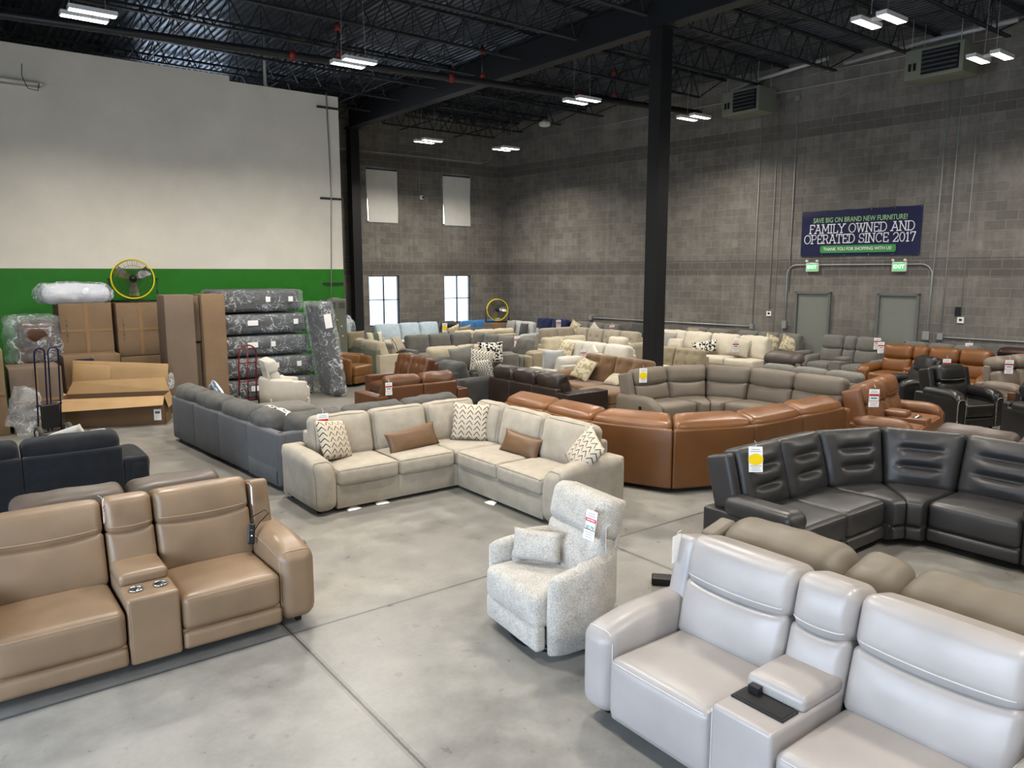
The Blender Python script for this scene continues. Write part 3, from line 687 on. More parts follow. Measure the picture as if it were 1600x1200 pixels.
def sofa(name, label, cat, mods, x, y, h, m, **P):
    g = dict(d=.95, sh=.47, bh=.98, fb=None, bt=.24, tilt=10, base=.05, arm='round', ah=.62, back='split', ct=.24, foot=True,
             welt=None, det=1, wing=False, seam=None, legs=False, m2=None, cup=True, group=None, wrinkle=.0, pan=.14, drop=0, z=0, backm=None, farm=None, hr=.07, hp=.035, hf=.50, hx=.05, stack=0)
    g.update(P); G = type('G', (), g)
    fb = G.fb if G.fb else G.bh - .14; D = G.d
    root = empty(name, (x, y, G.z), R(h), label, cat, G.group)
    K = {0: (2, 2, 2), 1: (5, 5, 5), 2: (10, 8, 10)}[G.det]; mm = {0: 1, 1: 2, 2: 3}[G.det]
    KB = {0: (3, 1, 3), 1: (8, 2, 10), 2: (18, 3, 22)}[G.det]
    mb_ = G.m2 or m
    frame = Part(); MM = Matrix.Identity(4); n = len(mods); si = 0
    ends = []
    def back_cushion(w, M0, post, MM, parent, narrow=False):
        nonlocal si
        si += 1; H = G.bh - G.sh + .06; zc = G.sh - .05 + H / 2; yb = -(G.pan + G.bt / 2 - .02)
        ti = G.tilt; M = M0 @ T(w / 2, yb, zc) @ RX(-ti)
        cw = w - .012
        if G.back == 'split':
            hu = H * G.hf; hl = H * (1.06 - G.hf); sag = .028
            def sagu(x_, y_, z_): return (x_, y_, z_ - (sag * (1 - (2 * x_ / cw) ** 2) * min(1, -2 * z_ / hu) if z_ < 0 else 0))
            def sagl(x_, y_, z_): return (x_, y_, z_ - (sag * (1 - (2 * x_ / cw) ** 2) * min(1, 2 * z_ / hl) if z_ > 0 else 0))
            lo = RB(cw, G.bt, hl, G.hr, (0, G.hp, 0), KB, mm, sagl); Ml = M @ T(0, -.005, -H / 2 + hl / 2)
            Part().rb(lo, Ml, post, MM).build('back_cushion', m, parent)
            up = RB(cw, G.bt + G.hx, hu, G.hr + .012, (0, G.hp, .010), KB, mm, sagu); Mu = M @ T(0, .005, H / 2 - hu / 2 + .01)
            Part().rb(up, Mu, post, MM).build('headrest', m, parent)
            if G.seam:
                Part().seam(up, [(cw / 2 * t / 12, -(G.bt + G.hx) / 2, -hu / 2 + .05) for t in range(-11, 12)], Mu, post, MM, .0035).build('seam', G.seam, parent)
        elif G.back == 'ribs':
            c = RB(cw, G.bt, H, .06, (0, .03, 0), (18, 2, 30), 2, ribs(H, cw * .27))
            Part().rb(c, M, post, MM).build('back_cushion', m, parent)
            if G.seam:
                for sgn in (-1, 1): Part().seam(c, [(sgn * cw * .31, -G.bt / 2, H / 2 * t / 12) for t in range(-11, 12)] + [(sgn * cw * .31, -G.bt / 2 + .1, H / 2)], M, post, MM, .003).build('seam', G.seam, parent)
        elif G.back == 'crease':
            c = RB(cw, G.bt, H, .065, (0, .035, .01), (KB[0], KB[1], max(KB[2], 14)), mm, crease([.02 * H], .045, .022))
            Part().rb(c, M, post, MM).build('back_cushion', m, parent)
        elif G.back == 'tuft':
            c = RB(cw, G.bt, H, .07, (0, .03, 0), (14, 2, 14), 2, tufts(cw, H * .9, 3, 2))
            Part().rb(c, M, post, MM).build('back_cushion', m, parent)
        elif G.back == 'button':
            c = RB(cw, G.bt, H, .07, (0, .05, 0), (14, 2, 14), 2, tufts(cw * .9, H * .9, 2, 1))
            Part().rb(c, M, post, MM).build('back_cushion', m, parent)
        elif G.back == 'roll':
            hl = H * .62; lo = RB(cw, G.bt, hl, .07, (0, .03, 0), KB, mm); Part().rb(lo, M @ T(0, 0, -H / 2 + hl / 2), post, MM).build('back_cushion', m, parent)
            up = RB(cw, G.bt + .12, .24, .11, (0, .03, .02), KB, mm, crumple(si * 3.1, .02)); Part().rb(up, M @ T(0, .03, H / 2 - .10), post, MM).build('headrest', m, parent)
        else:   # loose pillow back
            wr = G.wrinkle or .012
            c = RB(cw, G.bt, H, .075, (.0, .055, .02), KB, mm, crumple(si * 2.7, wr))
            Part().rb(c, M, post, MM).build('back_cushion', G.backm or m, parent)
            if G.welt:
                a, b = cw / 2, H / 2; q = .03
                loop = [(a - q, -G.bt / 2 + .02, -b + q + (2 * b - 2 * q) * t / 6) for t in range(7)] + [(a - q - (2 * a - 2 * q) * t / 8, -G.bt / 2 + .02, b - q) for t in range(1, 9)] + [(-a + q, -G.bt / 2 + .02, b - q - (2 * b - 2 * q) * t / 6) for t in range(1, 7)]
                Part().seam(c, loop, M, post, MM, .006).build('piping', G.welt, parent)
    def seat(w, M0, post, MM, y0=None, parent=None):
        y0 = -(G.pan + .05) if y0 is None else y0; dd = D + y0; yc = y0 - dd / 2
        c = RB(w - .008, dd, G.ct, .055, (0, .012, .018), K, mm); M = M0 @ T(w / 2, yc, G.sh - G.ct / 2)
        Part().rb(c, M, post, MM).build('seat_cushion', m, parent)
        a, b, cc = (w - .008) / 2, dd / 2, G.ct / 2
        if G.seam:
            Part().seam(c, [(a * t / 12, -b + .005, cc - .02) for t in range(-11, 12)], M, post, MM, .0035).build('seam', G.seam, parent)
        if G.welt:
            for zz in (cc - .012, -cc + .012):
                Part().seam(c, [(a - .015, b - .05 - (2 * b - .07) * t / 6, zz) for t in range(7)] + [(a - .02 - (2 * a - .04) * t / 10, -b + .012, zz) for t in range(11)] + [(-a + .015, -b + .02 + (2 * b - .07) * t / 6, zz) for t in range(7)], M, post, MM, .006).build('piping', G.welt, parent)
    def module_base(w, M0, post, MM, foot, d=D):
        zt = G.sh - G.ct + .02
        frame.rb(RB(w + (.002 if G.welt else -.006), d - .06, zt - G.base, .004 if G.welt else .02, (0, 0, 0), (2, 3, 2), 1), M0 @ T(w / 2, -d / 2 + .0, (zt + G.base) / 2), post, MM)
        if foot:
            c = RB(w - .012, .07, zt - G.base - .03, .03, (0, .01, 0), K, mm)
            Part().rb(c, M0 @ T(w / 2, -d + .028, (zt + G.base) / 2 - .005), post, MM).build('footrest', m, root)
    def back_panel(w, M0, post, MM, z1=None):
        z1 = z1 or fb
        c = RB(w - .006, G.pan, z1 - G.base, .035, (0, .006, 0), (4, 1, 4), mm)
        def lean(p):
            p = Vector(p); p.y += 0; return post(p) if post else p
        frame.rb(c, M0 @ T(w / 2, -G.pan / 2 - .01, (z1 + G.base) / 2), lean, MM)
    for i, md in enumerate(mods):
        kind = md[0]; w = md[1]; I = Matrix.Identity(4)
        if kind == 'wedge':
            ph = md[2]; MM = MM @ RZ(-ph / 2); wf = max(.06, w - 2 * D * math.tan(R(ph / 2))); post = taperfn(w, D, wf)
            module_base(w, I, post, MM, G.foot); back_panel(w, I, post, MM)
            seat(w, I, post, MM, None, root); back_cushion(w, I, post, MM, root)
            MM = MM @ T(w, 0, 0) @ RZ(-ph / 2); continue
        if kind == 'corner':
            s = w; module_base(s, I, None, MM, False, s); back_panel(s, I, None, MM)
            # side panel along the right edge
            M2 = T(s, 0, 0) @ RZ(-90); back_panel(s, M2, None, MM)
            c = RB(s - G.pan - .06, s - G.pan - .06, G.ct, .055, (0, .01, .015), K, mm)
            M = T((s - G.pan - .05) / 2, -s / 2 - (G.pan + .05) / 2, G.sh - G.ct / 2)
            Part().rb(c, M, None, MM).build('seat_cushion', m, root)
            back_cushion(s - G.pan - .10, I, None, MM, root)
            back_cushion(s - G.pan - G.bt * .9 - .08, M2 @ T(G.pan + G.bt * .9 + .06, 0, 0), None, MM, root)
            MM = MM @ T(s, -s, 0) @ RZ(-90); continue
        if kind in ('seat', 'chaise'):
            dd = D if kind == 'seat' else md[2]
            module_base(w, I, None, MM, G.foot, dd); back_panel(w, I, None, MM)
            if kind == 'seat': seat(w, I, None, MM, None, root)
            else:
                L = dd - G.pan - .05; c = RB(w - .008, L, G.ct, .07, (0, .02, .03), K, mm); Part().rb(c, T(w / 2, -(G.pan + .05) - L / 2, G.sh - G.ct / 2), None, MM).build('chaise_cushion', m, root)
            back_cushion(w, I, None, MM, root)
        elif kind == 'console':
            back_panel(w, I, None, MM); back_cushion(w, I, None, MM, root)
            zt = .54; y0 = -(G.pan + G.bt - .03)
            con = Part(); c = RB(w - .01, D + y0 - .0, zt - G.base, .025, (0, 0, 0), (3, 4, 3), mm)
            con.rb(c, T(w / 2, y0 - (D + y0) / 2 + .0, (zt + G.base) / 2), None, MM); co = con.build('console', m, root)
            ll = (D + y0) * .56
            Part().rb(RB(w - .02, ll, .085, .03, (0, .004, .016), K, mm), T(w / 2, y0 - ll / 2 - .01, zt + .033), None, MM).build('console_lid', m, co)
            if G.cup == 'tray':
                tr = Part(); tr.box(.03, w - .03, -D + .13, y0 - ll - .025, zt - .002, zt + .010, MM); to = tr.build('charging_tray', m_blk, co, smooth=False)
                tr = Part(); tr.box(.045, w - .045, -D + .145, y0 - ll - .04, zt + .0100, zt + .0115, MM); tr.build('tray_well', plain('matt_black_tray', '#060607', .5), to, smooth=False)
                tr = Part(); tr.box(.06, .12, y0 - ll - .06, y0 - ll - .02, zt + .01, zt + .045, MM); tr.build('charger', m_blk, to, smooth=False)
            elif G.cup:
                for q in (.27, .73):
                    cpm = Part(); cx, cy = w * q, -D + .16
                    for r_, z_ in ((.045, zt + .008),): cpm.tube([(cx + r_ * math.cos(2 * PI * t / 16), cy + r_ * math.sin(2 * PI * t / 16), z_) for t in range(16)], .006, 6, True, MM)
                    co2 = cpm.build('cup_holder', m_chrome, co)
                    cw_ = Part(); cw_.tube([(cx, cy, zt + .002), (cx, cy, zt + .0065)], .042, 16, False, MM); cw_.build('cup_well', m_cup, co2)
            if G.seam:
                Part().seam(c, [(-(w - .01) / 2 + .012, -(D + y0) / 2 + .012, (zt - G.base) / 2 * t / 8) for t in range(-7, 8)], T(w / 2, y0 - (D + y0) / 2, (zt + G.base) / 2), None, MM, .003).build('seam', G.seam, co)
        elif kind == 'arm':
            left = (i == 0); ah = G.ah
            def slope(x_, y_, z_):
                t_ = max(0, -y_ / (D / 2) - .35) / .65; k_ = max(0, z_ / (ah / 2))
                return (x_, y_ + .05 * k_ * t_ * t_, z_ - G.drop * k_ * t_ * t_)
            if G.arm == 'pad':
                zt = ah - .10
                a_ = Part(); a_.rb(RB(w, D - .02, zt - G.base + .04, .05, (.008, .01, 0), K, mm), T(w / 2, -D / 2, (zt + .04 + G.base) / 2), None, MM); ao = a_.build('armrest', m, root)
                L = D * .80
                def pd(x_, y_, z_):
                    t_ = max(0, (-y_ - L * .18) / (L * .32)); return (x_ * (1 + .04 * t_), y_ + .0, z_ - .06 * t_ * t_)
                Part().rb(RB(w + .03, L, .17, .075, (.0, .01, .015), (6, 10, 5), mm, pd), T(w / 2 + (.01 if left else -.01), -D + L / 2 + .02, zt + .04), None, MM).build('arm_pad', m, ao)
                if G.seam:
                    xs_ = [w * .08, w * .92]; pts = [(xs_[0], -D + .004, G.base + .03)] + [(xs_[0], -D + .002, zt - .09 + .03 * t) for t in range(2)] + [(w / 2 - w * .42 * math.cos(R(180 * t / 8)), -D - .003, zt - .06 + .06 * math.sin(R(180 * t / 8))) for t in range(9)] + [(xs_[1], -D + .004, G.base + .03)]
                    Part().tube(pts, .0035, 5, False, MM).build('seam', G.seam, ao)
            elif G.arm == 'bolster':
                Part().rb(RB(w, D - .05, ah - .14 - G.base, .03, (0, 0, 0), K, mm), T(w / 2, -D / 2, (ah - .14 + G.base) / 2), None, MM).build('armrest', m, root)
                L = D * .76; Part().rb(RB(w + .06, L, .20, .095, (.0, .01, 0), K, max(mm, 2)), T(w / 2, -D + L / 2 - .01, ah - .08), None, MM).build('arm_pad', m, root)
            elif G.arm == 'soft':
                def sf(x_, y_, z_):
                    k_ = max(0, z_ / (ah / 2)); t_ = max(0, -y_ / (D / 2) - .1) / .9
                    return (x_, y_, z_ - .07 * k_ * t_ * t_)
                c = RB(w, D - .01, ah - G.base, .085, (.01, .008, .012), (6, 14, 8), max(mm, 3), sf); Ma = T(w / 2, -D / 2, (ah + G.base) / 2)
                ao = Part().rb(c, Ma, None, MM).build('armrest', m, root)
                if G.seam:
                    a_, cc = w / 2, (ah - G.base) / 2; yy = -(D - .01) / 2 + .045
                    lp = [(-a_, yy, -cc + .03 + (2 * cc - .12) * t / 8) for t in range(9)] + [(-a_ + 2 * a_ * t / 10, yy, cc) for t in range(1, 10)] + [(a_, yy, cc - .09 - (2 * cc - .12) * t / 8) for t in range(9)]
                    Part().seam(c, lp, Ma, None, MM, .0035).build('seam', G.seam, ao)
                    lp = [(-a_ + 2 * a_ * .02, yy + .05 + t * (D - .2) / 10, cc - .06) for t in range(10)]
                    Part().seam(c, lp, Ma, None, MM, .0025).build('seam', G.seam, ao)
            elif G.arm == 'slab':
                Part().rb(RB(w, D, ah - G.base, .02, (0, 0, 0), K, mm), T(w / 2, -D / 2, (ah + G.base) / 2), None, MM).build('armrest', m, root)
            elif G.arm == 'roll':
                def flare(x_, y_, z_):
                    o_ = -1 if left else 1; k_ = max(0, z_ / (ah / 2)); return (x_ + o_ * .05 * k_ * k_, y_ + .03 * k_ * k_ * (1 if y_ < 0 else 0), z_ - .05 * k_ * max(0, -y_ / D * 2) ** 2)
                c = RB(w, D + .02, ah - G.base, .105, (.018, .012, .02), (6, 10, 8), max(mm, 2), flare); Ma = T(w / 2, -D / 2 - .01, (ah + G.base) / 2)
                ao = Part().rb(c, Ma, None, MM).build('armrest', m, root)
                if G.welt:
                    a_, cc = w / 2, (ah - G.base) / 2; yy = -(D + .02) / 2 + .03
                    lp = [(-a_, yy, -cc + .02 + (2 * cc - .10) * t / 6) for t in range(7)] + [(-a_ + 2 * a_ * t / 8, yy, cc) for t in range(1, 8)] + [(a_, yy, cc - .08 - (2 * cc - .10) * t / 6) for t in range(7)]
                    Part().seam(c, lp, Ma, None, MM, .006).build('piping', G.welt, ao)
            else:
                Part().rb(RB(w, D, ah - G.base, min(.09, w * .42), (.012, .01, .012), K, max(mm, 2), slope if G.drop else None), T(w / 2, -D / 2, (ah + G.base) / 2), None, MM).build('armrest', m, root)
            if G.arm == 'nail':
                pass
            if G.wing:
                Part().rb(RB(w * .62, .26, G.bh - G.ah + .10, .035, (.0, .005, .0), K, mm), T(w * (.62 if left else .38), -.17, (G.bh - .06 + G.ah) / 2 - .06) @ RX(-G.tilt), None, MM).build('back_wing', m, root)
            else:
                back_panel(w, I, None, MM, min(fb, ah + .0) if G.farm is None else G.farm)
            ends.append(MM.copy())
        MM = MM @ T(w, 0, 0)
    frame.build('frame', mb_, root)
    lg = [(0, 0)]
    if G.legs:
        for (a, b) in ((.06, -.08), (.06, -D + .08)): MB().box(a - .025, a + .025, b - .025, b + .025, 0, G.base + .01).build('leg', m_wood, root, smooth=False)
        q = MM @ Vector((-.06, -.08, 0)); MB().box(q.x - .025, q.x + .025, q.y - .025, q.y + .025, 0, G.base + .01).build('leg', m_wood, root, smooth=False)
        q = MM @ Vector((-.06, -D + .08, 0)); MB().box(q.x - .025, q.x + .025, q.y - .025, q.y + .025, 0, G.base + .01).build('leg', m_wood, root, smooth=False)
    # glides under the sofa, so that it stands on the floor
    if not G.legs:
        b = MB(); b.box(.08, .12, -.12, -.08, 0, G.base + .02); b.box(.08, .12, -D + .14, -D + .18, 0, G.base + .02)
        for yy in (-.1, -D + .16):
            q = MM @ Vector((-.10, yy, 0)); b.box(q.x - .02, q.x + .02, q.y - .02, q.y + .02, 0, G.base + .02)
        b.build('glides', m_blk, root, smooth=False)
    return root
m_wood = plain('dark_wood_leg', '#2B1E17', .5)
m_cup = plain('polished_steel_cup', '#8C8E90', .18, 1.0)

def pillow(label, x, y, z, rz, w, h, t, mat, lean=-14, roll=0, group=None, seed=1, name='throw_pillow', cat='pillow'):
    """square/lumbar cushion, local x width, z height, front -y"""
    N = 12; V = []; F = []; idx = {}
    for s in (-1, 1):
        for i in range(N + 1):
            for j in range(N + 1):
                u = -1 + 2 * i / N; v = -1 + 2 * j / N; edge = (i in (0, N)) or (j in (0, N))
                if edge and s == 1: idx[(s, i, j)] = idx[(-1, i, j)]; continue
                px = u * w / 2 * (1 - .07 * (1 - v * v) * abs(u)); pz = v * h / 2 * (1 - .07 * (1 - u * u) * abs(v))
                q = max(0, (1 - u ** 2) * (1 - v ** 2)) ** .42; n = noise.noise(Vector((u * 2 + seed, v * 2, s))) * .12
                idx[(s, i, j)] = len(V); V.append((px, s * t / 2 * q * (1 + n), pz))
        for i in range(N):
            for j in range(N):
                f = [idx[(s, i, j)], idx[(s, i + 1, j)], idx[(s, i + 1, j + 1)], idx[(s, i, j + 1)]]
                F.append(tuple(f if s == -1 else f[::-1]))
    o = MB().add(V, F).build(name, mat); o.location = (x, y, z)
    o.rotation_euler = (Matrix.Rotation(R(rz), 3, 'Z') @ Matrix.Rotation(R(lean), 3, 'X') @ Matrix.Rotation(R(roll), 3, 'Y')).to_euler()
    return tag(o, label, cat, group)

# price tags
m_card = plain('white_card', '#E9E8E6', .5); m_redp = plain('red_print', '#B3202C', .5); m_ink = plain('grey_ink', '#55585E', .6); m_yel = plain('yellow_burst', '#E8C800', .45); m_teal = plain('teal_marker', '#2C9A86', .5)
def price_tag(label, x, y, z, rz, s=1.0, burst=False, tilt=0, price=None, lean=0, face=0):
    r_ = empty('price_tag', (x, y, z), 0, label, 'price tag')
    if face: rz = math.degrees(math.atan2(-y, -x)) + 90 + face
    r_.rotation_euler = (Matrix.Rotation(R(rz), 3, 'Z') @ Matrix.Rotation(R(tilt), 3, 'Y') @ Matrix.Rotation(R(lean), 3, 'X')).to_euler()
    w_, h_ = .055 * s, .10 * s
    MB().box(-w_, w_, -.002, .0, -h_, h_).build('card', m_card, r_, smooth=False)
    b = MB()
    for k, (zz, ww) in enumerate(((.78, .6), (.62, .75), (-.52, .8), (-.68, .6), (-.84, .7))): b.box(-w_ * ww, w_ * ww, -.0032, -.0026, zz * h_ - .0018 * s, zz * h_ + .0018 * s)
    b.build('fine_print', m_ink, r_, smooth=False)
    if burst:
        pts = []; n = 18
        for i in range(2 * n):
            a = PI * i / n; q = (.066 if i % 2 == 0 else .052) * s; pts.append((q * math.cos(a), -.0045, q * .78 * math.sin(a)))
        m_ = len(pts); V = pts + [(a, -.0035, c) for a, _, c in pts]
        MB().add(V, [tuple(range(m_)), tuple(range(2 * m_ - 1, m_ - 1, -1))]).build('yellow_burst', m_yel, r_, smooth=False)
    else:
        b = MB(); b.box(-w_ * .95, w_ * .95, -.0034, -.0024, .22 * h_, .46 * h_); b.box(-w_ * .95, w_ * .95, -.0034, -.0024, -.36 * h_, -.30 * h_)
        b.box(-w_ * .95, -w_ * .88, -.0034, -.0024, -.3 * h_, .3 * h_); b.box(w_ * .88, w_ * .95, -.0034, -.0024, -.3 * h_, .3 * h_)
        b.build('red_print', m_redp, r_, smooth=False)
        if price:
            text_mesh(price, .040 * s, m_teal, T(0, -.004, -.02 * s) @ RX(90), r_, 'price', .0008)
            text_mesh('OUR PRICE', .0165 * s, m_card, T(0, -.004, .034 * s) @ RX(90), r_, 'heading', .0003)
        else:
            b = MB(); b.box(-w_ * .6, w_ * .6, -.0034, -.0026, -.10 * h_, .08 * h_); b.build('price', m_teal, r_, smooth=False)
    b = MB(); b.tube([(0, -.001, h_ * .95), (.01 * s, .01, h_ * 1.25), (0, .03, h_ * 1.45)], .0016, 4); b.build('string', m_card, r_)
    return r_

# barrel swivel chair
def sweep_wall(path, tops, th, z0, K=5, out=0):
    """closed upholstered wall following a plan path; rounded top"""
    V = []; F = []; n = len(path); P = [Vector((p[0], p[1], 0)) for p in path]; ring = None
    for i, p in enumerate(P):
        d = (P[min(i + 1, n - 1)] - P[max(i - 1, 0)]).normalized(); nr = Vector((-d.y, d.x, 0)); zt = tops[i]
        # shrink the first/last sections for rounded ends
        k = 1.0
        if i in (0, n - 1): k = .25
        elif i in (1, n - 2): k = .8
        h = th / 2 * k; sec = [(-h * .96, z0), (-h - .012, z0 + (zt - z0) * .45), (-h, zt - th * .5)] + [(-h * math.cos(R(a)), zt - th * .5 + th * .42 * math.sin(R(a)) * (k ** .3)) for a in (30, 60, 90, 120, 150)] + [(h, zt - th * .5), (h, z0 + (zt - z0) * .5), (h * .96, z0)]
        for o_, z in sec: V.append(tuple(p + nr * o_ + Vector((0, 0, z))))
        m_ = len(sec)
    for i in range(n - 1):
        for k in range(m_): F.append((i * m_ + k, (i + 1) * m_ + k, (i + 1) * m_ + (k + 1) % m_, i * m_ + (k + 1) % m_))
    F.append(tuple(range(m_))); F.append(tuple((n - 1) * m_ + k for k in range(m_ - 1, -1, -1)))
    return V, F
def barrel_chair(label, x, y, f, m, W=.80, Dp=.82, ah=.62, bh=1.02, recl=True, pil=None, bm=None, tot=None, wb=None):
    """f = heading of the front direction in degrees"""
    r_ = empty('barrel_chair' if not recl else 'swivel_recliner', (x, y, 0), R(f + 90), label, 'armchair')
    a = W / 2 - .06; b = Dp / 2 - .05; path = []; tops = []
    fy = -b + .02
    for t in range(5): path.append((-a + .0, fy + (b * .9 - 0 + 0 - .0) * t / 5 * .9)); tops.append(ah - .02 + .005 * t)
    n = 18; cy = fy + b * .75
    for t in range(n + 1):
        an = PI - PI * t / n; path.append((a * math.cos(an), cy + (b - cy) * math.sin(an) ** 1.0)); tops.append(ah + .03 + (wb or .04) * math.sin(an) ** 2)
    for t in range(4, -1, -1): path.append((a, fy + (b * .9) * t / 5 * .9)); tops.append(ah - .02 + .005 * t)
    # order so that the path is continuous
    path = path[:5] + path[5:5 + n + 1] + path[5 + n + 1:]
    V, F = sweep_wall(path, tops, .12, .07); MB().add(V, F).build('shell', m, r_)
    sw = 2 * a - .11
    c = RB(sw, Dp * .78, .24, .05, (0, .012, .02), (8, 8, 4), 3)
    MB().add(*c.geo(), M=T(0, -Dp / 2 + Dp * .39 - .005, .36)).build('seat_cushion', m, r_)
    MB().add(*RB(sw, .09, .19, .03, (0, .01, 0), (6, 2, 4), 3).geo(), M=T(0, -Dp / 2 + .045, .165)).build('front_panel', m, r_)
    MB().add(*RB(sw, Dp * .7, .2, .02, k=(2, 2, 2)).geo(), M=T(0, 0, .17)).build('frame', m, r_)
    MB().cyl((0, 0, 0), (0, 0, .035), W * .40, 28).build('swivel_base', m_blk, r_)
    MB().cyl((0, 0, .03), (0, 0, .10), .12, 16).build('swivel_post', m_blk, r_)
    if recl:
        bw = W * .72
        MB().add(*RB(bw, .17, .42, .07, (0, .035, 0), (10, 2, 8), 3).geo(), M=T(0, Dp * .20, .60) @ RX(-13)).build('back_cushion', m, r_)
        MB().add(*RB(bw + .02, .20, bh - .74, .075, (0, .03, .01), (10, 2, 6), 3).geo(), M=T(0, Dp * .29, (bh + .76) / 2) @ RX(-13)).build('headrest', m, r_)
        MB().add(*RB(bw - .04, .05, bh - .25, .02, (0, .0, 0), (4, 1, 6), 2).geo(), M=T(0, Dp * .335, (bh + .30) / 2 - .03) @ RX(-12)).build('back_board', m, r_)
        for s in (-1, 1): MB().add(*RB(.10, Dp * .52, .14, .045, (.01, .01, .02), (3, 8, 4), 3).geo(), M=T(s * (a - .10), .02, .53) @ RX(6)).build('inner_arm_pad', m, r_)
    else:
        V, F = sweep_wall([(p[0] * .80, p[1] * .84 - .01) for p in path[5:5 + n + 1]], [t_ - .04 for t_ in tops[5:5 + n + 1]], .07, .3); MB().add(V, F).build('inner_back', m, r_)
    return r_
# ================================================================ THE FURNITURE ON THE FLOOR
def rel(o, lx, ly, lz):
    a = o.rotation_euler.z; return (o.location.x + lx * math.cos(a) - ly * math.sin(a), o.location.y + lx * math.sin(a) + ly * math.cos(a), o.location.z + lz)
def dh(o): return math.degrees(o.rotation_euler.z)
def tag_on(o, label, lx, ly, lz, s=1.0, rz=0, edge=False, **k): return price_tag(label, *rel(o, lx, ly, lz), dh(o) + rz, s, face=(0 if edge else 18), **k)
def pil_on(o, label, lx, ly, lz, w_, h_, t_, mat, rz=0, **k): return pillow(label, *rel(o, lx, ly, lz), dh(o) + rz, w_, h_, t_, mat, **k)

L_tan = leather('tan_leather', '#7E6851', .40); L_tan_st = plain('tan_stitch', '#9C866C', .6)
L_taupe = leather('taupe_brown_leather', '#4A3F36', .45); F_navy = fabric('navy_velvet', '#0D1015', .5, 180, .2, .8, .12, 9)
F_grey = fabric('slate_grey_chenille', '#51504D', .28, 200, .3, .95, .08); F_greyb = fabric('slate_grey_backing', '#5A5B5D', .1, 200, .3, .95, .08)
F_beige = fabric('beige_chenille', '#9F9789', .16, 160, .35, .95, .1); F_beige_w = fabric('beige_welt', '#8F8675', .1)
F_boucle = fabric('speckled_boucle', '#AAA59C', .40, 95, .7, mott=9)
L_pale = leather('pale_grey_leather', '#98928E', .36, .10); L_pale_st = plain('white_stitch', '#BDB8B4', .6)
L_mush = leather('mushroom_leather', '#6A6153', .50, .10); L_char = leather('charcoal_leather', '#302F2F', .40, .16); L_char_st = plain('grey_stitch', '#77736D', .6)
L_camel = leather('camel_leather', '#6F4622', .36, .14); L_camel_d = leather('camel_back_leather', '#66411F', .42, .1)
F_gtaupe = leather('grey_taupe_upholstery', '#6B6256', .6, .08); F_suede = fabric('brown_suede', '#6A4F33', .25, 90, .15, .9, .4, 4)
L_dark = leather('dark_brown_leather', '#2B211D', .36, .2); L_cog = leather('cognac_leather', '#55341C', .38, .14); L_sad = leather('saddle_leather', '#6E4A24', .42, .14)
L_rust = leather('rust_leather', '#70492B', .42, .12); L_rust_st = plain('rust_stitch', '#B0764C', .6)
F_white = fabric('white_weave', '#BDB8AD', .07, 200, .3); F_ivory = fabric('ivory_weave', '#C0B8A7', .08, 200, .3); F_cream = fabric('cream_chenille', '#B0A690', .1, 160, .3)
F_mid = fabric('mid_grey_weave', '#676560', .14, 200, .3); F_pgrey = fabric('pale_grey_weave', '#A9AAA8', .1, 200, .3); F_dgrey = fabric('dark_grey_weave', '#434342', .16, 200, .3)
F_sage_lit = fabric('sage_lit_weave', '#696E5A', .1, 200, .3); F_tanf = fabric('tan_weave', '#8D826C', .1, 200, .3); F_btuf = fabric('oatmeal_weave', '#989080', .12, 150, .35)  # sage weave: tint of the light on a cream sofa back, painted as colour
F_blue = fabric('sky_blue_weave', '#3F74A8', .12, 200, .3); F_ice = fabric('ice_blue_weave', '#A9BAC6', .12, 60, .3); F_navyp = fabric('navy_weave', '#141E42', .15, 200, .3)
L_blk = leather('black_leather', '#171615', .36, .15); L_blk_st = plain('pale_stitch', '#9A958C', .6); L_wine = leather('dark_wine_leather', '#33201E', .35, .15)
L_brn2 = leather('dusty_brown_leather', '#493C35', .5, .12); F_gbrown = leather('grey_brown_padded', '#6F6459', .55, .22)
F_dusk = leather('smoky_brown_upholstery', '#3D352D', .5, .12)
P_chev = pattern('cream_black_chevron', 'chevron', '#BBB09E', '#2B2826', 1.32); P_strp = pattern('cream_grey_stripe', 'stripe', '#D4CDBC', '#6E6558'); P_zig = pattern('grey_white_wave', 'wave', '#C9C3B4', '#75716A')
P_flor = pattern('black_white_print', 'blob', '#D6D2C8', '#1B1B1B', .8); P_leaf = pattern('beige_leaf_print', 'blob', '#C4BAA0', '#9D9274', 1.2); P_trel = pattern('grey_trellis', 'trellis', '#A6A49D', '#6A6A68')
P_band = pattern('sage_cream_band', 'band', '#CFC9B6', '#5E6A5A'); P_blu = pattern('blue_white_print', 'stripe', '#D8DCE0', '#5E7385', 1.3)
L_pil = leather('brown_pillow_leather', '#654B32', .45, .08)

# --- tan reclining loveseat with console (front left)
s1_ = sofa('reclining_loveseat', 'tan leather reclining loveseat with cup-holder console at the front left', 'sofa', [('arm', .24), ('seat', .76), ('console', .34), ('seat', .71), ('arm', .27)], -.17, 6.32, 0, L_tan,
     d=1.0, arm='soft', det=2, seam=L_tan_st, ah=.66, bh=1.03, wing=True, ct=.26, base=.07, tilt=13, hr=.04, hp=.018, hf=.42, hx=.015)
tag_on(s1_, 'small white tag seen edge-on between the tan console back and left seat', .99, -.44, 1.02, .8, 75, edge=True)
tag_on(s1_, 'white tag hanging from the outer side of the tan loveseat arm', 2.35, -.72, .50, .8, 80, edge=True)
tag_on(s1_, 'narrow white tag at the right end of the tan loveseat back', 2.06, -.36, .92, .75, 80, edge=True)
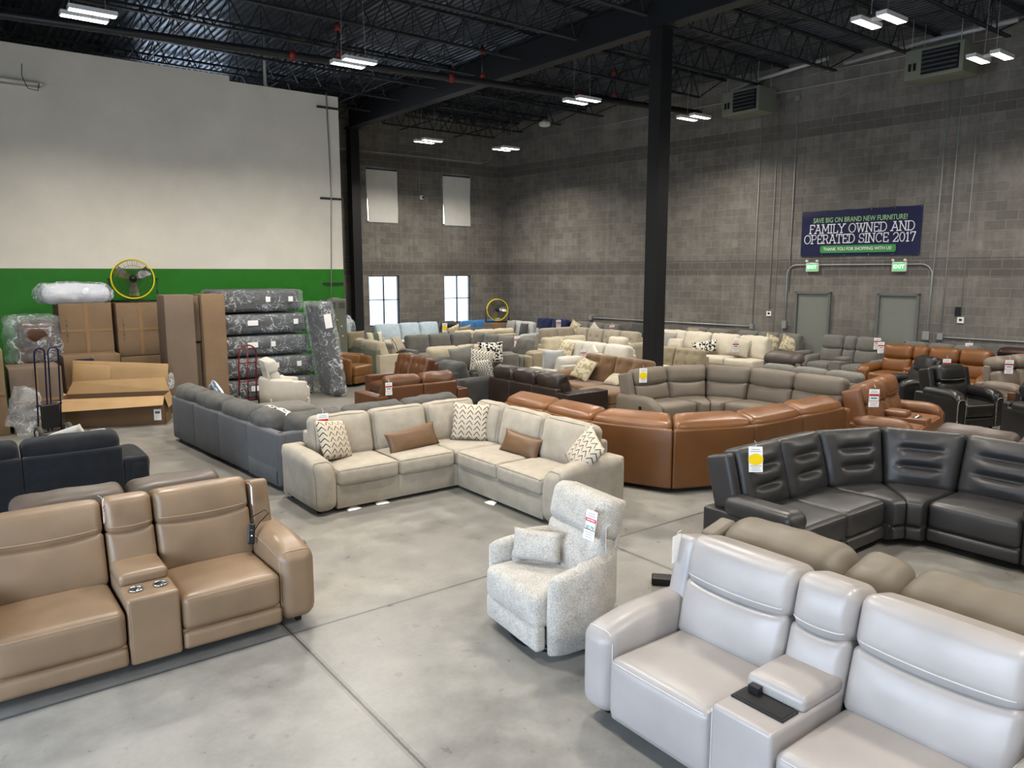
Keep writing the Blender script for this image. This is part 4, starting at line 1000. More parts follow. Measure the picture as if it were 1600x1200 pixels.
# wired remote lying against the arm
rm = empty('remote_control', rel(s1_, 2.01, -.46, .64), R(-10), 'black wired remote with pale buttons propped on the tan loveseat arm', 'remote')
MB().add(*RB(.055, .022, .16, .010, m=2).geo(), M=T(0, -.02, 0) @ RX(-14) @ RY(6)).build('handset', m_blk, rm)
b = MB(); b.add(*RB(.012, .008, .012, .003, k=(1, 1, 1), m=1).geo(), M=T(0, -.034, -.01)); b.build('button', m_card, rm)
b = MB(); b.add(*RB(.02, .006, .008, .002, k=(1, 1, 1), m=1).geo(), M=T(0, -.032, .035)); b.build('button', m_ink, rm)
b = MB(); b.tube([(0, -.015, .08), (.01, .0, .13), (.05, .03, .14), (.12, .06, .16), (.15, .05, .13), (.06, -.0, .07), (.02, -.02, .02)], .005, 5); b.build('cord', m_blk, rm)

# --- taupe sofa behind it, back to back
s2_ = sofa('leather_sofa', 'taupe brown leather sofa behind the tan loveseat, only its back tops visible', 'sofa', [('arm', .24), ('seat', .76), ('seat', .80), ('arm', .24)], 2.10, 6.52, 180, L_taupe, d=.98, bh=.97, tilt=14, bt=.26, back='plain', wrinkle=.02, det=1, ah=.6, seam=L_taupe)

# --- navy velvet sectional, seen from behind
s3_ = sofa('sectional_sofa', 'dark navy velvet sectional seen from behind at the left edge', 'sofa', [('arm', .26), ('seat', .95), ('seat', .95), ('corner', 1.05), ('seat', .8)], 1.78, 9.15, 180, F_navy, d=1.0, bh=.92, fb=.78, tilt=12, bt=.26, back='plain', arm='roll', ah=.64, det=1, foot=False, ct=.18)
for lx, lb, sd, lean in ((.62, 'white pillow with faint stripes poking up behind the navy sofa back, left one', 3, -40), (.36, 'white pillow lying flatter behind the navy sofa back, right one', 5, -60)):
    pil_on(s3_, lb, lx + .1, -.62, .78, .46, .46, .16, P_strp if sd == 0 else F_white, lean=lean, seed=sd, roll=25)

# --- slate grey sectional
s4_ = sofa('sectional_sofa', 'slate grey fabric sectional with four back panels facing the aisle', 'sofa', [('arm', .22), ('seat', .95), ('seat', .95), ('corner', 1.0), ('seat', .98), ('seat', .98), ('seat', .98)], 6.31, 9.22, 184.7, F_grey, m2=F_greyb, d=1.0, bh=.90, fb=.73, tilt=14, bt=.27, back='plain', wrinkle=.03, arm='slab', ah=.6, det=1, foot=False, ct=.2, pan=.12)
ot = MB().add(*RB(.95, .75, .26, .07, (.01, .01, .03), (6, 6, 3), 2).geo(), M=T(0, 0, .33)).build('ottoman_cushion', F_mid)
otr = empty('ottoman', (4.55, 12.45, 0), 0, 'low mid grey ottoman between the slate sectional and the swivel chair', 'ottoman'); ot.parent = otr
MB().add(*RB(.93, .73, .2, .02, k=(2, 2, 2)).geo(), M=T(0, 0, .14)).build('base', F_mid, otr)
for a in (-.4, .4):
    for b_ in (-.3, .3): MB().box(a - .02, a + .02, b_ - .02, b_ + .02, 0, .06).build('leg', m_wood, otr, smooth=False)
pillow('blue and white printed pillow at the far end of the slate sectional', 3.52, 12.55, .74, 90, .48, .44, .17, P_blu, lean=-22, roll=20, seed=4, name='throw_pillow')
pillow('black and white striped pillow lying on the slate sectional seat', 4.05, 11.3, .55, 60, .5, .5, .16, P_flor, lean=-70, seed=7)

# --- beige chenille sectional (centre)
s5_ = sofa('sectional_sofa', 'beige chenille L-shaped sectional in the centre with arrow-print pillows', 'sofa', [('arm', .27), ('seat', .79), ('seat', .79), ('corner', 1.02), ('seat', .83), ('seat', .83), ('arm', .27)], 3.15, 8.75, 0, F_beige, d=1.02, bh=.97, fb=.80, tilt=13, bt=.24, back='plain', arm='roll', ah=.66, det=2, foot=False, welt=F_beige_w, ct=.2, base=.045, sh=.5)
tag_on(s5_, 'white and red price tag on the left end of the beige sectional back', .38, -.40, .92, 1.25, 8)
pil_on(s5_, 'arrow-print cream pillow leaning in the left arm of the beige sectional', .46, -.52, .74, .50, .50, .17, P_chev, rz=28, lean=-24, seed=2, roll=10, group='arrow-print pillows on the beige sectional')
pil_on(s5_, 'brown leather lumbar pillow on the left leg of the beige sectional', 1.47, -.60, .63, .78, .30, .15, L_pil, rz=6, lean=-22, seed=3, roll=-4)
pillow('arrow-print cream pillow standing in the corner of the beige sectional', 5.47, 8.10, .75, -42, .50, .50, .17, P_chev, lean=-16, seed=5, roll=3, group='arrow-print pillows on the beige sectional')
pillow('brown leather lumbar pillow on the right leg of the beige sectional', 5.52, 7.08, .62, -78, .62, .28, .16, L_pil, lean=-22, seed=6, roll=6)
pillow('arrow-print cream pillow leaning in the right arm of the beige sectional', 5.55, 5.98, .73, -100, .50, .50, .17, P_chev, lean=-28, seed=8, roll=28, group='arrow-print pillows on the beige sectional')
for i, (px_, py2, rz) in enumerate(((3.62, 7.76, .1), (3.98, 7.76, -.1), (4.99, 7.0, -1.5))):
    V = [(-.08, -.02, .003), (.09, -.015, .003), (.07, .05, .02), (-.07, .05, .012), (0, -.035, .004), (0, .05, .03)]
    o = MB().add(V, [(0, 4, 5, 3), (4, 1, 2, 5)]).build('paper_sheet', m_card, loc=(px_, py2, 0.0), rot=(0, 0, rz)); tag(o, ['white paper sticking out under the left front of the beige sectional', 'second white paper under the left front of the beige sectional', 'white paper under the right leg of the beige sectional'][i], 'paper')

# --- boucle swivel recliner
s6_ = barrel_chair('speckled cream boucle swivel recliner in the middle of the floor', 3.57, 4.12, 174, F_boucle, .94, .86, .66, 1.05)
c6 = 174
def r6(dx, dy, z):   # dx to viewer right, dy towards the back
    a = R(c6 + 90); return (3.57 + dx * math.cos(a) - dy * math.sin(a), 4.12 + dx * math.sin(a) + dy * math.cos(a), z)
pillow('speckled boucle lumbar pillow leaning in the swivel recliner', *r6(-.14, -.10, .64), c6 + 90 + 38, .40, .24, .13, F_boucle, lean=-16, seed=9)
price_tag('white and red price tag with green handwriting on the boucle headrest', *r6(.30, .07, .90), c6 + 90 + 4, 1.05, price='$579', lean=-10)
price_tag('folded white care tag below the price tag on the boucle recliner', *r6(.37, .16, .80), c6 + 90 - 40, .8)
cb_ = MB().tube([(4.1, 4.02, .006), (4.35, 4.08, .006), (4.7, 3.95, .006)], .005, 5).build('power_cable', m_blk); tag(cb_, 'thin black cable on the floor behind the boucle recliner', 'cable')
pb_ = MB().add(*RB(.42, .13, .07, .015, m=2).geo(), M=T(0, 0, .035)).build('power_brick', m_blk, loc=(4.93, 4.12, 0), rot=(0, 0, R(-48))); tag(pb_, 'long black power brick on the floor behind the pale grey sofa', 'power brick')

# --- pale grey leather reclining sofa (front right)
s7_ = sofa('reclining_sofa', 'pale grey leather reclining sofa with a tray console at the front right', 'sofa', [('arm', .24), ('seat', .74), ('console', .36), ('seat', .80), ('arm', .25)], 3.98, 3.20, -90, L_pale, d=1.03, arm='soft', det=2, seam=L_pale_st, ah=.64, bh=1.03, ct=.38, foot=False, cup='tray', base=.07, bt=.26, tilt=13, wing=True, hr=.055, hp=.03, hf=.47, hx=.03)
tag_on(s7_, 'yellow burst tag seen edge-on at the left end of the pale grey sofa', .12, -.30, .93, .9, -80, edge=True, burst=True)
# --- mushroom leather recliner sofa behind it
s8_ = sofa('reclining_sofa', 'mushroom leather reclining sofa back to back with the pale grey sofa', 'sofa', [('arm', .2), ('seat', .86), ('console', .34), ('seat', .86), ('arm', .22)], 4.10, .82, 90, L_mush, d=1.0, bh=1.0, arm='pad', det=2, tilt=14, wing=True, back='roll', wrinkle=.02, ah=.62, cup=False)

# --- charcoal curved sectional
s9_ = sofa('sectional_sofa', 'charcoal leather curved reclining sectional at the right', 'sofa', [('arm', .20), ('seat', .70), ('seat', .70), ('wedge', .97, 45), ('wedge', .97, 45), ('seat', .82), ('arm', .2)], 5.71, 4.50, 0, L_char, d=1.0, bh=1.03, fb=.92, arm='bolster', back='ribs', det=2, seam=L_char_st, ah=.62, wing=True, tilt=15, ct=.26, bt=.22, base=.07)
tag_on(s9_, 'white tag with a yellow starburst on the left back of the charcoal sectional', .33, -.36, .95, 1.2, 12, burst=True, lean=-10)

# --- camel curved sectional from behind
s10_ = sofa('sectional_sofa', 'camel leather curved sectional seen from behind, wrapping around the centre', 'sofa', [('arm', .14), ('seat', 1.06), ('seat', 1.06), ('wedge', 1.14, 45), ('wedge', 1.14, 45), ('seat', .92), ('seat', .92)], 10.28, 5.50, 180, L_camel, m2=L_camel_d, d=1.0, bh=.91, fb=.81, tilt=16, bt=.30, back='split', det=1, ah=.78, arm='round', ct=.24, base=.06, foot=False)

# --- grey taupe curved sectional
s11_ = sofa('sectional_sofa', 'grey taupe curved reclining sectional behind the camel one', 'sofa', [('arm', .20), ('seat', .82), ('wedge', 1.0, 45), ('wedge', 1.0, 45), ('seat', .86), ('seat', .90)], 9.35, 9.32, 0, F_gtaupe, d=1.0, bh=1.0, arm='round', back='split', det=1, wing=True, ah=.60, drop=.18, tilt=13, ct=.25, bt=.22)
tag_on(s11_, 'white tag with a yellow burst on the left back of the grey taupe sectional', .30, -.38, .93, 1.25, 10, burst=True)
bt_ = MB().add(*RB(.06, .012, .06, .005, m=1).geo(), M=T(0, 0, 0)).build('control_panel', m_blk, s11_, loc=(-.02, -.62, .42)); bt_.rotation_euler = (0, 0, R(90))

# --- brown suede chaise sectional
s12_ = sofa('sectional_sofa', 'brown suede sectional with chaise beside the black column', 'sofa', [('arm', .24), ('seat', .92), ('chaise', .92, 1.36)], 11.12, 11.95, -90, F_suede, d=1.08, bh=1.0, arm='roll', back='tuft', det=1, foot=False, ah=.66, ct=.24, tilt=14)
pil_on(s12_, 'beige leaf-print pillow in the left corner of the brown suede sectional', .55, -.60, .72, .5, .5, .17, P_leaf, rz=12, lean=-32, roll=14, seed=11)
pil_on(s12_, 'pale pillow lying low on the right of the brown suede sectional', 1.42, -.55, .60, .42, .36, .14, F_cream, lean=-60, seed=12)
tag_on(s12_, 'white price tag at the top left of the brown suede sectional back', .28, -.36, .98, 1.1, 5)

# --- dark brown leather sofa from behind
s13_ = sofa('leather_sofa', 'dark espresso leather sofa with low wide arm seen from behind', 'sofa', [('arm', .32), ('seat', .70), ('seat', .70), ('seat', .70)], 8.72, 9.85, 90, L_dark, d=1.0, bh=.84, fb=.62, tilt=20, bt=.26, back='plain', wrinkle=.03, arm='slab', ah=.56, det=1, foot=False, ct=.18)

# --- cognac leather sofas
s14_ = sofa('leather_loveseat', 'cognac leather loveseat seen from behind in the centre left', 'sofa', [('arm', .22), ('seat', .72), ('seat', .72), ('arm', .22)], 7.80, 11.62, 180, L_cog, d=.92, bh=.86, fb=.72, tilt=18, bt=.26, back='plain', wrinkle=.03, arm='slab', ah=.56, det=1, foot=False, ct=.18)
tag_on(s14_, 'white tag hanging at the left end of the cognac loveseat back', 1.68, .04, .70, 1.1, 150)
s14b_ = sofa('leather_loveseat', 'cognac leather loveseat with vertical seams behind the low-backed one', 'sofa', [('arm', .2), ('seat', .62), ('seat', .62)], 7.95, 14.3, -90, L_cog, d=.95, bh=1.0, fb=.9, tilt=16, bt=.24, back='tuft', arm='slab', ah=.58, det=1, foot=False, ct=.18)
s15_ = barrel_chair('saddle leather barrel chair standing by the grey lockers', 7.86, 16.85, -62, L_sad, .94, .86, .70, recl=False, wb=.05)
price_tag('white price tag on the left side of the saddle leather barrel chair', 7.42, 16.44, .56, -62 + 90 - 45, 1.1)
s16_ = barrel_chair('white fabric swivel recliner in front of the wrapped sofas', 5.35, 14.55, -8, F_white, .84, .90, .62, 1.02)

# --- right side recliners
s17_ = sofa('reclining_loveseat', 'rust leather reclining loveseat with console and cup holders', 'sofa', [('arm', .20), ('seat', .66), ('console', .30), ('seat', .68), ('arm', .20)], 10.45, 5.78, 12, L_rust, d=.98, arm='pad', det=1, seam=L_rust_st, ah=.60, bh=1.04, wing=True, tilt=15, bt=.22)
tag_on(s17_, 'white and red price tag at the left end of the rust loveseat back', .14, -.42, .90, 1.3, 10)
s18_ = sofa('recliner', 'black leather recliner with nailhead trim and pale stitching', 'armchair', [('arm', .20), ('seat', .62), ('arm', .20)], 13.95, 6.35, -22, L_blk, d=.98, arm='pad', det=2, seam=L_blk_st, ah=.66, bh=1.04, wing=True, tilt=14, bt=.24)
nl = MB()
for ax in (0, .82):
    for k in range(22): 
        for q in (.015, .185): 
            if k < 18 or True: nl.add(*RB(.014, .012, .014, .006, k=(1, 1, 1), m=1).geo(), M=T(ax + q, -.992, .08 + k * .026))
nl.build('nailhead_trim', m_chrome, s18_)
s18b_ = sofa('recliner', 'black leather recliner turned sideways behind the nailhead recliner', 'armchair', [('arm', .18), ('seat', .60), ('arm', .18)], 15.96, 7.10, 233, L_blk, d=.92, arm='pad', det=1, ah=.62, bh=1.04, wing=True, tilt=24, bt=.22)
tag_on(s18b_, 'white price tag on the recliner turned sideways behind the nailhead one', .98, -.10, .93, 1.3)
s19_ = sofa('leather_sofa', 'dusty brown leather sofa right behind the charcoal sectional', 'sofa', [('arm', .2), ('seat', .8), ('seat', .8), ('arm', .2)], 8.73, 1.95, 90, L_brn2, d=.98, bh=1.0, tilt=18, bt=.26, back='plain', det=1, wrinkle=.015)
s20_ = sofa('recliner', 'blue-black leather recliner with nailhead trim at the right edge', 'armchair', [('arm', .22), ('seat', .6), ('arm', .22)], 13.45, 4.75, -28, L_blk, d=.96, arm='pad', det=1, seam=L_blk_st, ah=.66, bh=.95, tilt=14)
nl = MB()
for k in range(18): nl.add(*RB(.016, .012, .016, .006, k=(1, 1, 1), m=1).geo(), M=T(.02, -.972, .08 + k * .03)); nl.add(*RB(.016, .012, .016, .006, k=(1, 1, 1), m=1).geo(), M=T(.20, -.972, .08 + k * .03))
nl.build('nailhead_trim', m_chrome, s20_)
s21_ = sofa('reclining_sofa', 'camel leather reclining sofa with console near the back right', 'sofa', [('arm', .24), ('seat', .66), ('console', .34), ('seat', .63), ('seat', .62), ('arm', .24)], 17.60, 8.85, -90, L_camel, d=1.0, arm='pad', det=1, ah=.60, bh=1.05, tilt=12)
tag_on(s21_, 'white price tag at the left end of the camel reclining sofa', .20, -.34, .98, 1.3, -30)
s22_ = sofa('reclining_sofa', 'grey brown padded reclining sofa right of the black recliner', 'sofa', [('arm', .22), ('seat', .62), ('seat', .62), ('arm', .22)], 15.92, 6.12, -10, F_gbrown, d=.85, arm='pad', det=1, ah=.60, bh=1.05, back='roll', tilt=14)
tag_on(s22_, 'white price tag on the left of the grey brown padded sofa', .3, -.46, .92, 1.3, 10)
s23_ = sofa('leather_sofa', 'brown leather sofa end seen from behind at the right edge', 'sofa', [('arm', .2), ('seat', .8), ('seat', .8), ('arm', .2)], 15.05, 3.2, 92, L_cog, d=.95, bh=.95, fb=.82, tilt=16, det=1, back='plain', arm='slab', ah=.60, foot=False, ct=.2)
s24_ = sofa('leather_sofa', 'dark wine leather sofa against the wall at the right edge', 'sofa', [('arm', .25), ('seat', .8), ('seat', .8), ('arm', .25)], 18.88, 7.0, -90, L_wine, d=.85, bh=1.03, det=1, back='roll', tilt=12)
s25_ = sofa('reclining_loveseat', 'grey fabric reclining loveseat with console under the right grey door', 'sofa', [('arm', .2), ('seat', .58), ('console', .32), ('seat', .58), ('arm', .2)], 18.30, 10.75, -90, F_mid, d=.98, arm='round', det=1, ah=.62, bh=1.10, drop=.1, tilt=12, cup=False)
tag_on(s25_, 'white price tag at the top right of the grey reclining loveseat', 1.66, -.36, 1.0, 1.4, -8)
s26_ = sofa('fabric_sofa', 'grey fabric sofa against the wall behind the camel reclining sofa', 'sofa', [('seat', .56), ('seat', .56), ('seat', .56)], 18.78, 8.72, -90, F_mid, d=.86, bh=1.03, det=1, back='split', tilt=8, foot=False)
tag_on(s26_, 'white price tag on the grey sofa behind the camel reclining sofa', 1.45, -.3, .98, 1.4, 0)
s27_ = sofa('fabric_sofa', 'grey fabric sofa with two leaf-print pillows under the left grey door', 'sofa', [('seat', .66), ('seat', .66), ('seat', .66), ('arm', .22)], 18.36, 13.18, -90, F_mid, d=.9, bh=1.05, fb=.86, back='plain', det=1, foot=False, ah=.66, ct=.2)
pil_on(s27_, 'leaf-print pillow on the grey wall sofa, left of the pair', 1.25, -.45, .80, .45, .45, .16, P_leaf, rz=50, lean=-18, roll=22, seed=14)
pil_on(s27_, 'leaf-print pillow on the grey wall sofa, right of the pair by its arm', 1.75, -.45, .80, .45, .45, .16, P_leaf, rz=50, lean=-18, roll=22, seed=15)
s27b_ = sofa('fabric_sofa', 'grey fabric sofa against the wall behind the cream sectional', 'sofa', [('seat', .8), ('seat', .8)], 18.22, 14.95, -90, F_mid, d=.9, bh=1.05, fb=.86, back='plain', det=0, foot=False, ct=.2)
pil_on(s27b_, 'beige pillow resting on the grey wall sofa behind the cream sectional', .45, -.5, .85, .45, .45, .15, F_tanf, seed=19)
s28_ = sofa('fabric_sofa', 'long cream sofa with big loose back cushions right of the black column', 'sofa', [('arm', .2), ('seat', .9), ('seat', .9), ('seat', .9), ('seat', .9)], 17.25, 15.2, -90, F_ivory, d=.95, bh=1.02, fb=.76, back='plain', wrinkle=.03, det=1, foot=False, ct=.2, tilt=15, bt=.28)
for i, (lx, lz, w_, h_, mt, lb, rz, rl) in enumerate(((.75, .74, .5, .5, P_trel, 'grey trellis pillow on the long cream sofa', 0, 0), (1.02, .68, .55, .36, F_ivory, 'small cream lumbar pillow in front of the trellis pillow', 0, 0), (2.0, .68, .85, .34, P_flor, 'dark and cream striped long lumbar pillow on the cream sofa', 0, -12), (3.2, .76, .5, .5, F_ivory, 'cream pillow leaning at the right end of the cream sofa', 45, 14), (3.02, .72, .45, .45, F_white, 'second cream pillow at the right end of the cream sofa', 60, 14))):
    pil_on(s28_, lb, lx, -.62 - .05 * (i % 2), lz, w_, h_, .17, mt, rz=rz, lean=-16, roll=rl, seed=20 + i)
tag_on(s28_, 'white price tag at the left end of the long cream sofa', .22, -.50, .86, 1.5, 0)
tag_on(s28_, 'white and red price tag at the right end of the long cream sofa', 3.2, -.85, .80, 1.5, 0)
s29_ = sofa('fabric_loveseat', 'tan tufted loveseat just right of the black column', 'sofa', [('seat', .78), ('seat', .78)], 13.95, 12.45, -90, F_tanf, d=.9, bh=.95, fb=.8, back='tuft', det=1, foot=False, ct=.2, tilt=14)
for i, (x_, y_, wx, wy, lb) in enumerate(((12.45, 11.35, .7, 1.5, 'long cream upholstered bench in front of the tan tufted loveseat'), (12.55, 10.0, .7, .8, 'short cream ottoman right of the long cream bench'))):
    o = empty('ottoman', (x_, y_, 0), 0, lb, 'ottoman'); MB().add(*RB(wx, wy, .2, .06, (0, 0, .02), (4, 6, 3), 2).geo(), M=T(0, 0, .56)).build('cushion', F_ivory, o); MB().add(*RB(wx - .02, wy - .02, .42, .03, k=(2, 2, 2)).geo(), M=T(0, 0, .25)).build('base', F_pgrey, o)
    for a in (-.28, .28):
        for b_ in (-wy / 2 + .08, wy / 2 - .08): MB().box(a - .02, a + .02, b_ - .02, b_ + .02, 0, .06).build('leg', m_wood, o, smooth=False)
s30_ = sofa('recliner', 'smoky brown recliner seen from behind its puffy back', 'armchair', [('arm', .14), ('seat', .8), ('arm', .14)], 13.55, 8.30, 90, F_dusk, m2=F_gtaupe, d=.95, bh=1.06, fb=.9, det=1, back='roll', tilt=18, bt=.26)
s31_ = sofa('fabric_sofa', 'long grey sofa directly behind the grey taupe sectional', 'sofa', [('seat', .64), ('seat', .64), ('seat', .64)], 12.05, 6.4, 90, F_mid, d=.9, bh=1.0, fb=.86, det=1, back='plain', tilt=12, foot=False)

# --- white and cream group in the middle
s32_ = sofa('fabric_sofa', 'white sofa with pillows facing the aisle in the middle distance', 'sofa', [('arm', .22), ('seat', .78), ('seat', .78), ('seat', .78)], 13.15, 14.95, -90, F_white, d=.98, bh=.96, fb=.76, back='plain', det=1, foot=False, arm='slab', ah=.62, ct=.2, bt=.26, welt=None, tilt=14)
pil_on(s32_, 'white pillow with pale printed arc on the white sofa, left side', .6, -.55, .74, .5, .5, .16, P_leaf, rz=10, lean=-18, roll=8, seed=30)
pil_on(s32_, 'plain white pillow standing in the middle of the white sofa', 1.6, -.55, .72, .42, .42, .16, F_white, rz=-15, lean=-18, roll=30, seed=31)
s32b_ = sofa('fabric_loveseat', 'white loveseat seen from behind with a low straight back panel', 'sofa', [('arm', .2), ('seat', .68), ('seat', .68), ('arm', .2)], 12.12, 12.05, 180, F_white, d=.95, bh=.86, fb=.72, back='plain', det=1, foot=False, arm='slab', ah=.62, ct=.2, tilt=12)
pillow('pale grey pillow standing at the near end of the white loveseat', 10.62, 12.50, .80, 150, .48, .48, .16, F_pgrey, lean=-12, seed=33)
s33_ = sofa('sectional_sofa', 'beige button-tufted sectional near the far corner', 'sofa', [('seat', .62), ('corner', .98), ('seat', .7), ('seat', .7), ('seat', .7), ('arm', .25)], 14.80, 18.25, 0, F_btuf, d=.98, bh=.97, fb=.82, back='button', det=1, foot=False, ah=.68, arm='roll', ct=.2, tilt=12)
s33b_ = sofa('fabric_sofa', 'cream sofa with rolled cushions in front of the tufted sectional', 'sofa', [('arm', .2), ('seat', .78), ('seat', .78), ('arm', .2)], 12.95, 16.15, 0, F_cream, d=.9, bh=.90, fb=.74, back='plain', det=1, foot=False, ct=.2, wrinkle=.02)
s33c_ = sofa('armchair', 'cream fabric armchair with a rounded back behind the white sofa', 'armchair', [('arm', .16), ('seat', .6), ('arm', .16)], 15.0, 15.1, -90, F_ivory, d=.85, bh=.93, fb=.8, back='plain', det=1, foot=False, ct=.2)
s34_ = sofa('sectional_sofa', 'mid grey fabric sectional with loose cushions in the middle distance', 'sofa', [('arm', .18), ('seat', .72), ('seat', .72), ('corner', .98), ('seat', .7), ('seat', .7), ('seat', .7)], 10.05, 18.55, 0, F_mid, d=.96, bh=.95, fb=.78, back='plain', det=1, foot=False, arm='slab', ah=.62, ct=.2, wrinkle=.02, tilt=14)
tag_on(s34_, 'white price tag on the right end of the mid grey sectional', 2.25, -2.6, .86, 1.5, -90)
s34b_ = sofa('fabric_sofa', 'ivory sofa standing back to back behind the mid grey sectional', 'sofa', [('seat', .74), ('seat', .74), ('seat', .74)], 14.6, 18.95, 180, F_cream, d=.92, bh=.92, fb=.78, back='plain', det=1, foot=False, ct=.2, wrinkle=.02)
pil_on(s34b_, 'tan printed pillow standing on the ivory sofa, left one', 2.15, -.35, .88, .45, .45, .15, P_leaf, seed=40, roll=20)
pil_on(s34b_, 'plain tan pillow on the ivory sofa, next to the printed one', 1.75, -.35, .86, .45, .45, .15, F_tanf, seed=41, roll=10)
s35_ = sofa('fabric_sofa', 'sofa with cream cushion tops over a grey-brown back panel', 'sofa', [('seat', .86), ('seat', .86)], 10.95, 15.30, 180, F_cream, m2=F_mid, d=.9, bh=.90, fb=.70, back='plain', det=1, foot=False, ct=.2, wrinkle=.02, tilt=16)
s35c_ = sofa('armchair', 'smooth grey armchair back with a rounded top edge, left of the tan one', 'armchair', [('arm', .14), ('seat', .52), ('arm', .14)], 11.40, 14.5, 180, F_mid, d=.78, bh=.74, fb=.73, back='plain', det=1, foot=False, ct=.2, ah=.66)
s35d_ = sofa('armchair', 'smooth tan armchair back right of the grey armchair back', 'armchair', [('arm', .12), ('seat', .42), ('arm', .12)], 12.10, 14.35, 180, F_tanf, d=.78, bh=.74, fb=.73, back='plain', det=1, foot=False, ct=.2, ah=.66)
s36_ = sofa('fabric_sofa', 'dark grey sofa with wave-print pillows behind the cognac loveseats', 'sofa', [('arm', .22), ('seat', .82), ('seat', .82), ('seat', .82)], 8.06, 12.30, 90, F_dgrey, d=.95, bh=.88, fb=.72, back='plain', det=1, foot=False, arm='round', ah=.60, ct=.2, wrinkle=.025, tilt=16, bt=.27)
pillow('grey and cream wave-print pillow at the near end of the dark grey sofa', 8.85, 12.55, .70, 100, .5, .5, .16, P_zig, lean=-20, roll=8, seed=43)
pillow('grey and cream wave-print pillow standing higher behind the near one', 9.25, 13.25, .80, -10, .55, .5, .16, P_zig, lean=-10, roll=10, seed=44)
pillow('big plain grey pillow beside the wave-print pillows', 9.05, 13.65, .82, -15, .62, .56, .18, F_mid, lean=-12, roll=-8, seed=45)
pillow('black and white floral pillow standing above the wave-print pillows', 10.35, 14.45, .82, -20, .62, .5, .18, P_flor, lean=-10, seed=46)
bs_ = empty('ottoman', (9.35, 13.6, 0), R(-8), 'dark grey storage ottoman carrying pillows behind the espresso sofa', 'ottoman'); MB().add(*RB(.8, 1.3, .2, .05, k=(4, 4, 2)).geo(), M=T(.25, -.1, .44)).build('cushion', F_dgrey, bs_); MB().add(*RB(.78, 1.28, .36, .02, k=(2, 2, 2)).geo(), M=T(.25, -.1, .18)).build('base', F_dgrey, bs_)
s37_ = sofa('fabric_sofa', 'cream sofa end with sage light painted on its back, past the white wall', 'sofa', [('arm', .22), ('seat', .85), ('seat', .85)], 8.78, 17.05, 90, F_cream, m2=F_sage_lit, d=.98, bh=.92, fb=.74, back='plain', det=1, foot=False, arm='slab', ah=.62, ct=.2, wrinkle=.025, tilt=16)
pillow('green and cream banded pillow on the sofa just past the white wall', 9.35, 18.4, .86, 10, .5, .5, .16, P_band, lean=-10, seed=50)
pillow('plain tan pillow at the left of the banded pillow', 8.95, 18.75, .88, 0, .55, .5, .16, F_tanf, lean=-8, seed=51)
pillow('cream striped pillow right of the banded pillow', 9.85, 18.05, .78, 25, .45, .45, .15, P_strp, lean=-30, seed=52)
s38_ = sofa('fabric_sofa', 'ivory sofa with ice blue cushions under the left window', 'sofa', [('arm', .2), ('chaise', .95, 1.5), ('seat', .75), ('seat', .75)], 11.2, 22.75, 0, F_ivory, backm=F_ice, d=.98, bh=.98, fb=.8, back='plain', det=1, foot=False, arm='slab', ah=.62, ct=.2, tilt=14)
tag_on(s38_, 'yellow and white tag at the right of the ice blue cushions', 2.72, -.6, .80, 1.6, 20, burst=True)
s38b_ = sofa('armchair', 'dark blue-grey armchair right of the ice blue cushions', 'armchair', [('arm', .18), ('seat', .6), ('arm', .18)], 13.95, 22.9, 0, F_dgrey, d=.9, bh=.95, det=0, back='roll', foot=False)
s39_ = sofa('fabric_sofa', 'small blue sofa under the right window by the drum fan', 'sofa', [('seat', .56), ('seat', .56), ('seat', .5)], 15.25, 23.35, 0, F_blue, d=.8, bh=.92, fb=.7, det=0, back='plain', foot=False, ct=.2)
tag_on(s39_, 'white price tag at the right end of the small blue sofa', 1.45, -.5, .85, 1.6, 0)
s40_ = sofa('fabric_sofa', 'low charcoal sofa back in front of the small blue sofa', 'sofa', [('seat', .68), ('seat', .68)], 15.3, 21.05, 180, F_dgrey, d=.85, bh=.80, fb=.72, det=0, back='plain', foot=False, ct=.2)
s41_ = sofa('fabric_loveseat', 'pale blue-grey loveseat with trellis pillow right of the drum fan', 'sofa', [('arm', .18), ('seat', .66), ('seat', .66), ('arm', .2)], 16.55, 21.7, -90, F_pgrey, m2=F_ice, d=.9, bh=.98, fb=.8, det=0, back='plain', foot=False, ct=.2)
pil_on(s41_, 'grey trellis pillow on the pale loveseat right of the drum fan', .5, -.5, .78, .5, .5, .16, P_trel, seed=55)
pil_on(s41_, 'dark pillow in the middle of the pale loveseat', 1.25, -.5, .76, .42, .42, .16, F_dgrey, seed=56)
s42_ = sofa('fabric_loveseat', 'grey loveseat with two navy cushions against the right wall', 'sofa', [('seat', .85), ('seat', .85)], 17.50, 21.15, -90, F_pgrey, backm=F_navyp, d=.85, bh=1.06, fb=.8, det=1, back='plain', foot=False, ct=.2, wrinkle=.03)
tag_on(s42_, 'white price tag on the right navy cushion', 1.45, -.52, .92, 1.6, 0)
s43_ = sofa('fabric_sofa', 'grey sofa with cream pillows right of the navy cushions', 'sofa', [('seat', .7), ('seat', .7), ('seat', .7)], 17.68, 19.30, -90, F_mid, d=.88, bh=1.02, fb=.8, det=0, back='plain', foot=False, ct=.2)
pil_on(s43_, 'cream printed pillow at the left of the grey wall sofa', .15, -.45, .84, .5, .42, .15, P_leaf, roll=20, seed=57)
pil_on(s43_, 'small white pillow tilted in the middle of the grey wall sofa', 1.1, -.45, .82, .4, .4, .15, F_white, roll=35, seed=58)
tag_on(s43_, 'white price tag at the right end of the grey wall sofa', 1.9, -.4, .86, 1.6, 0)
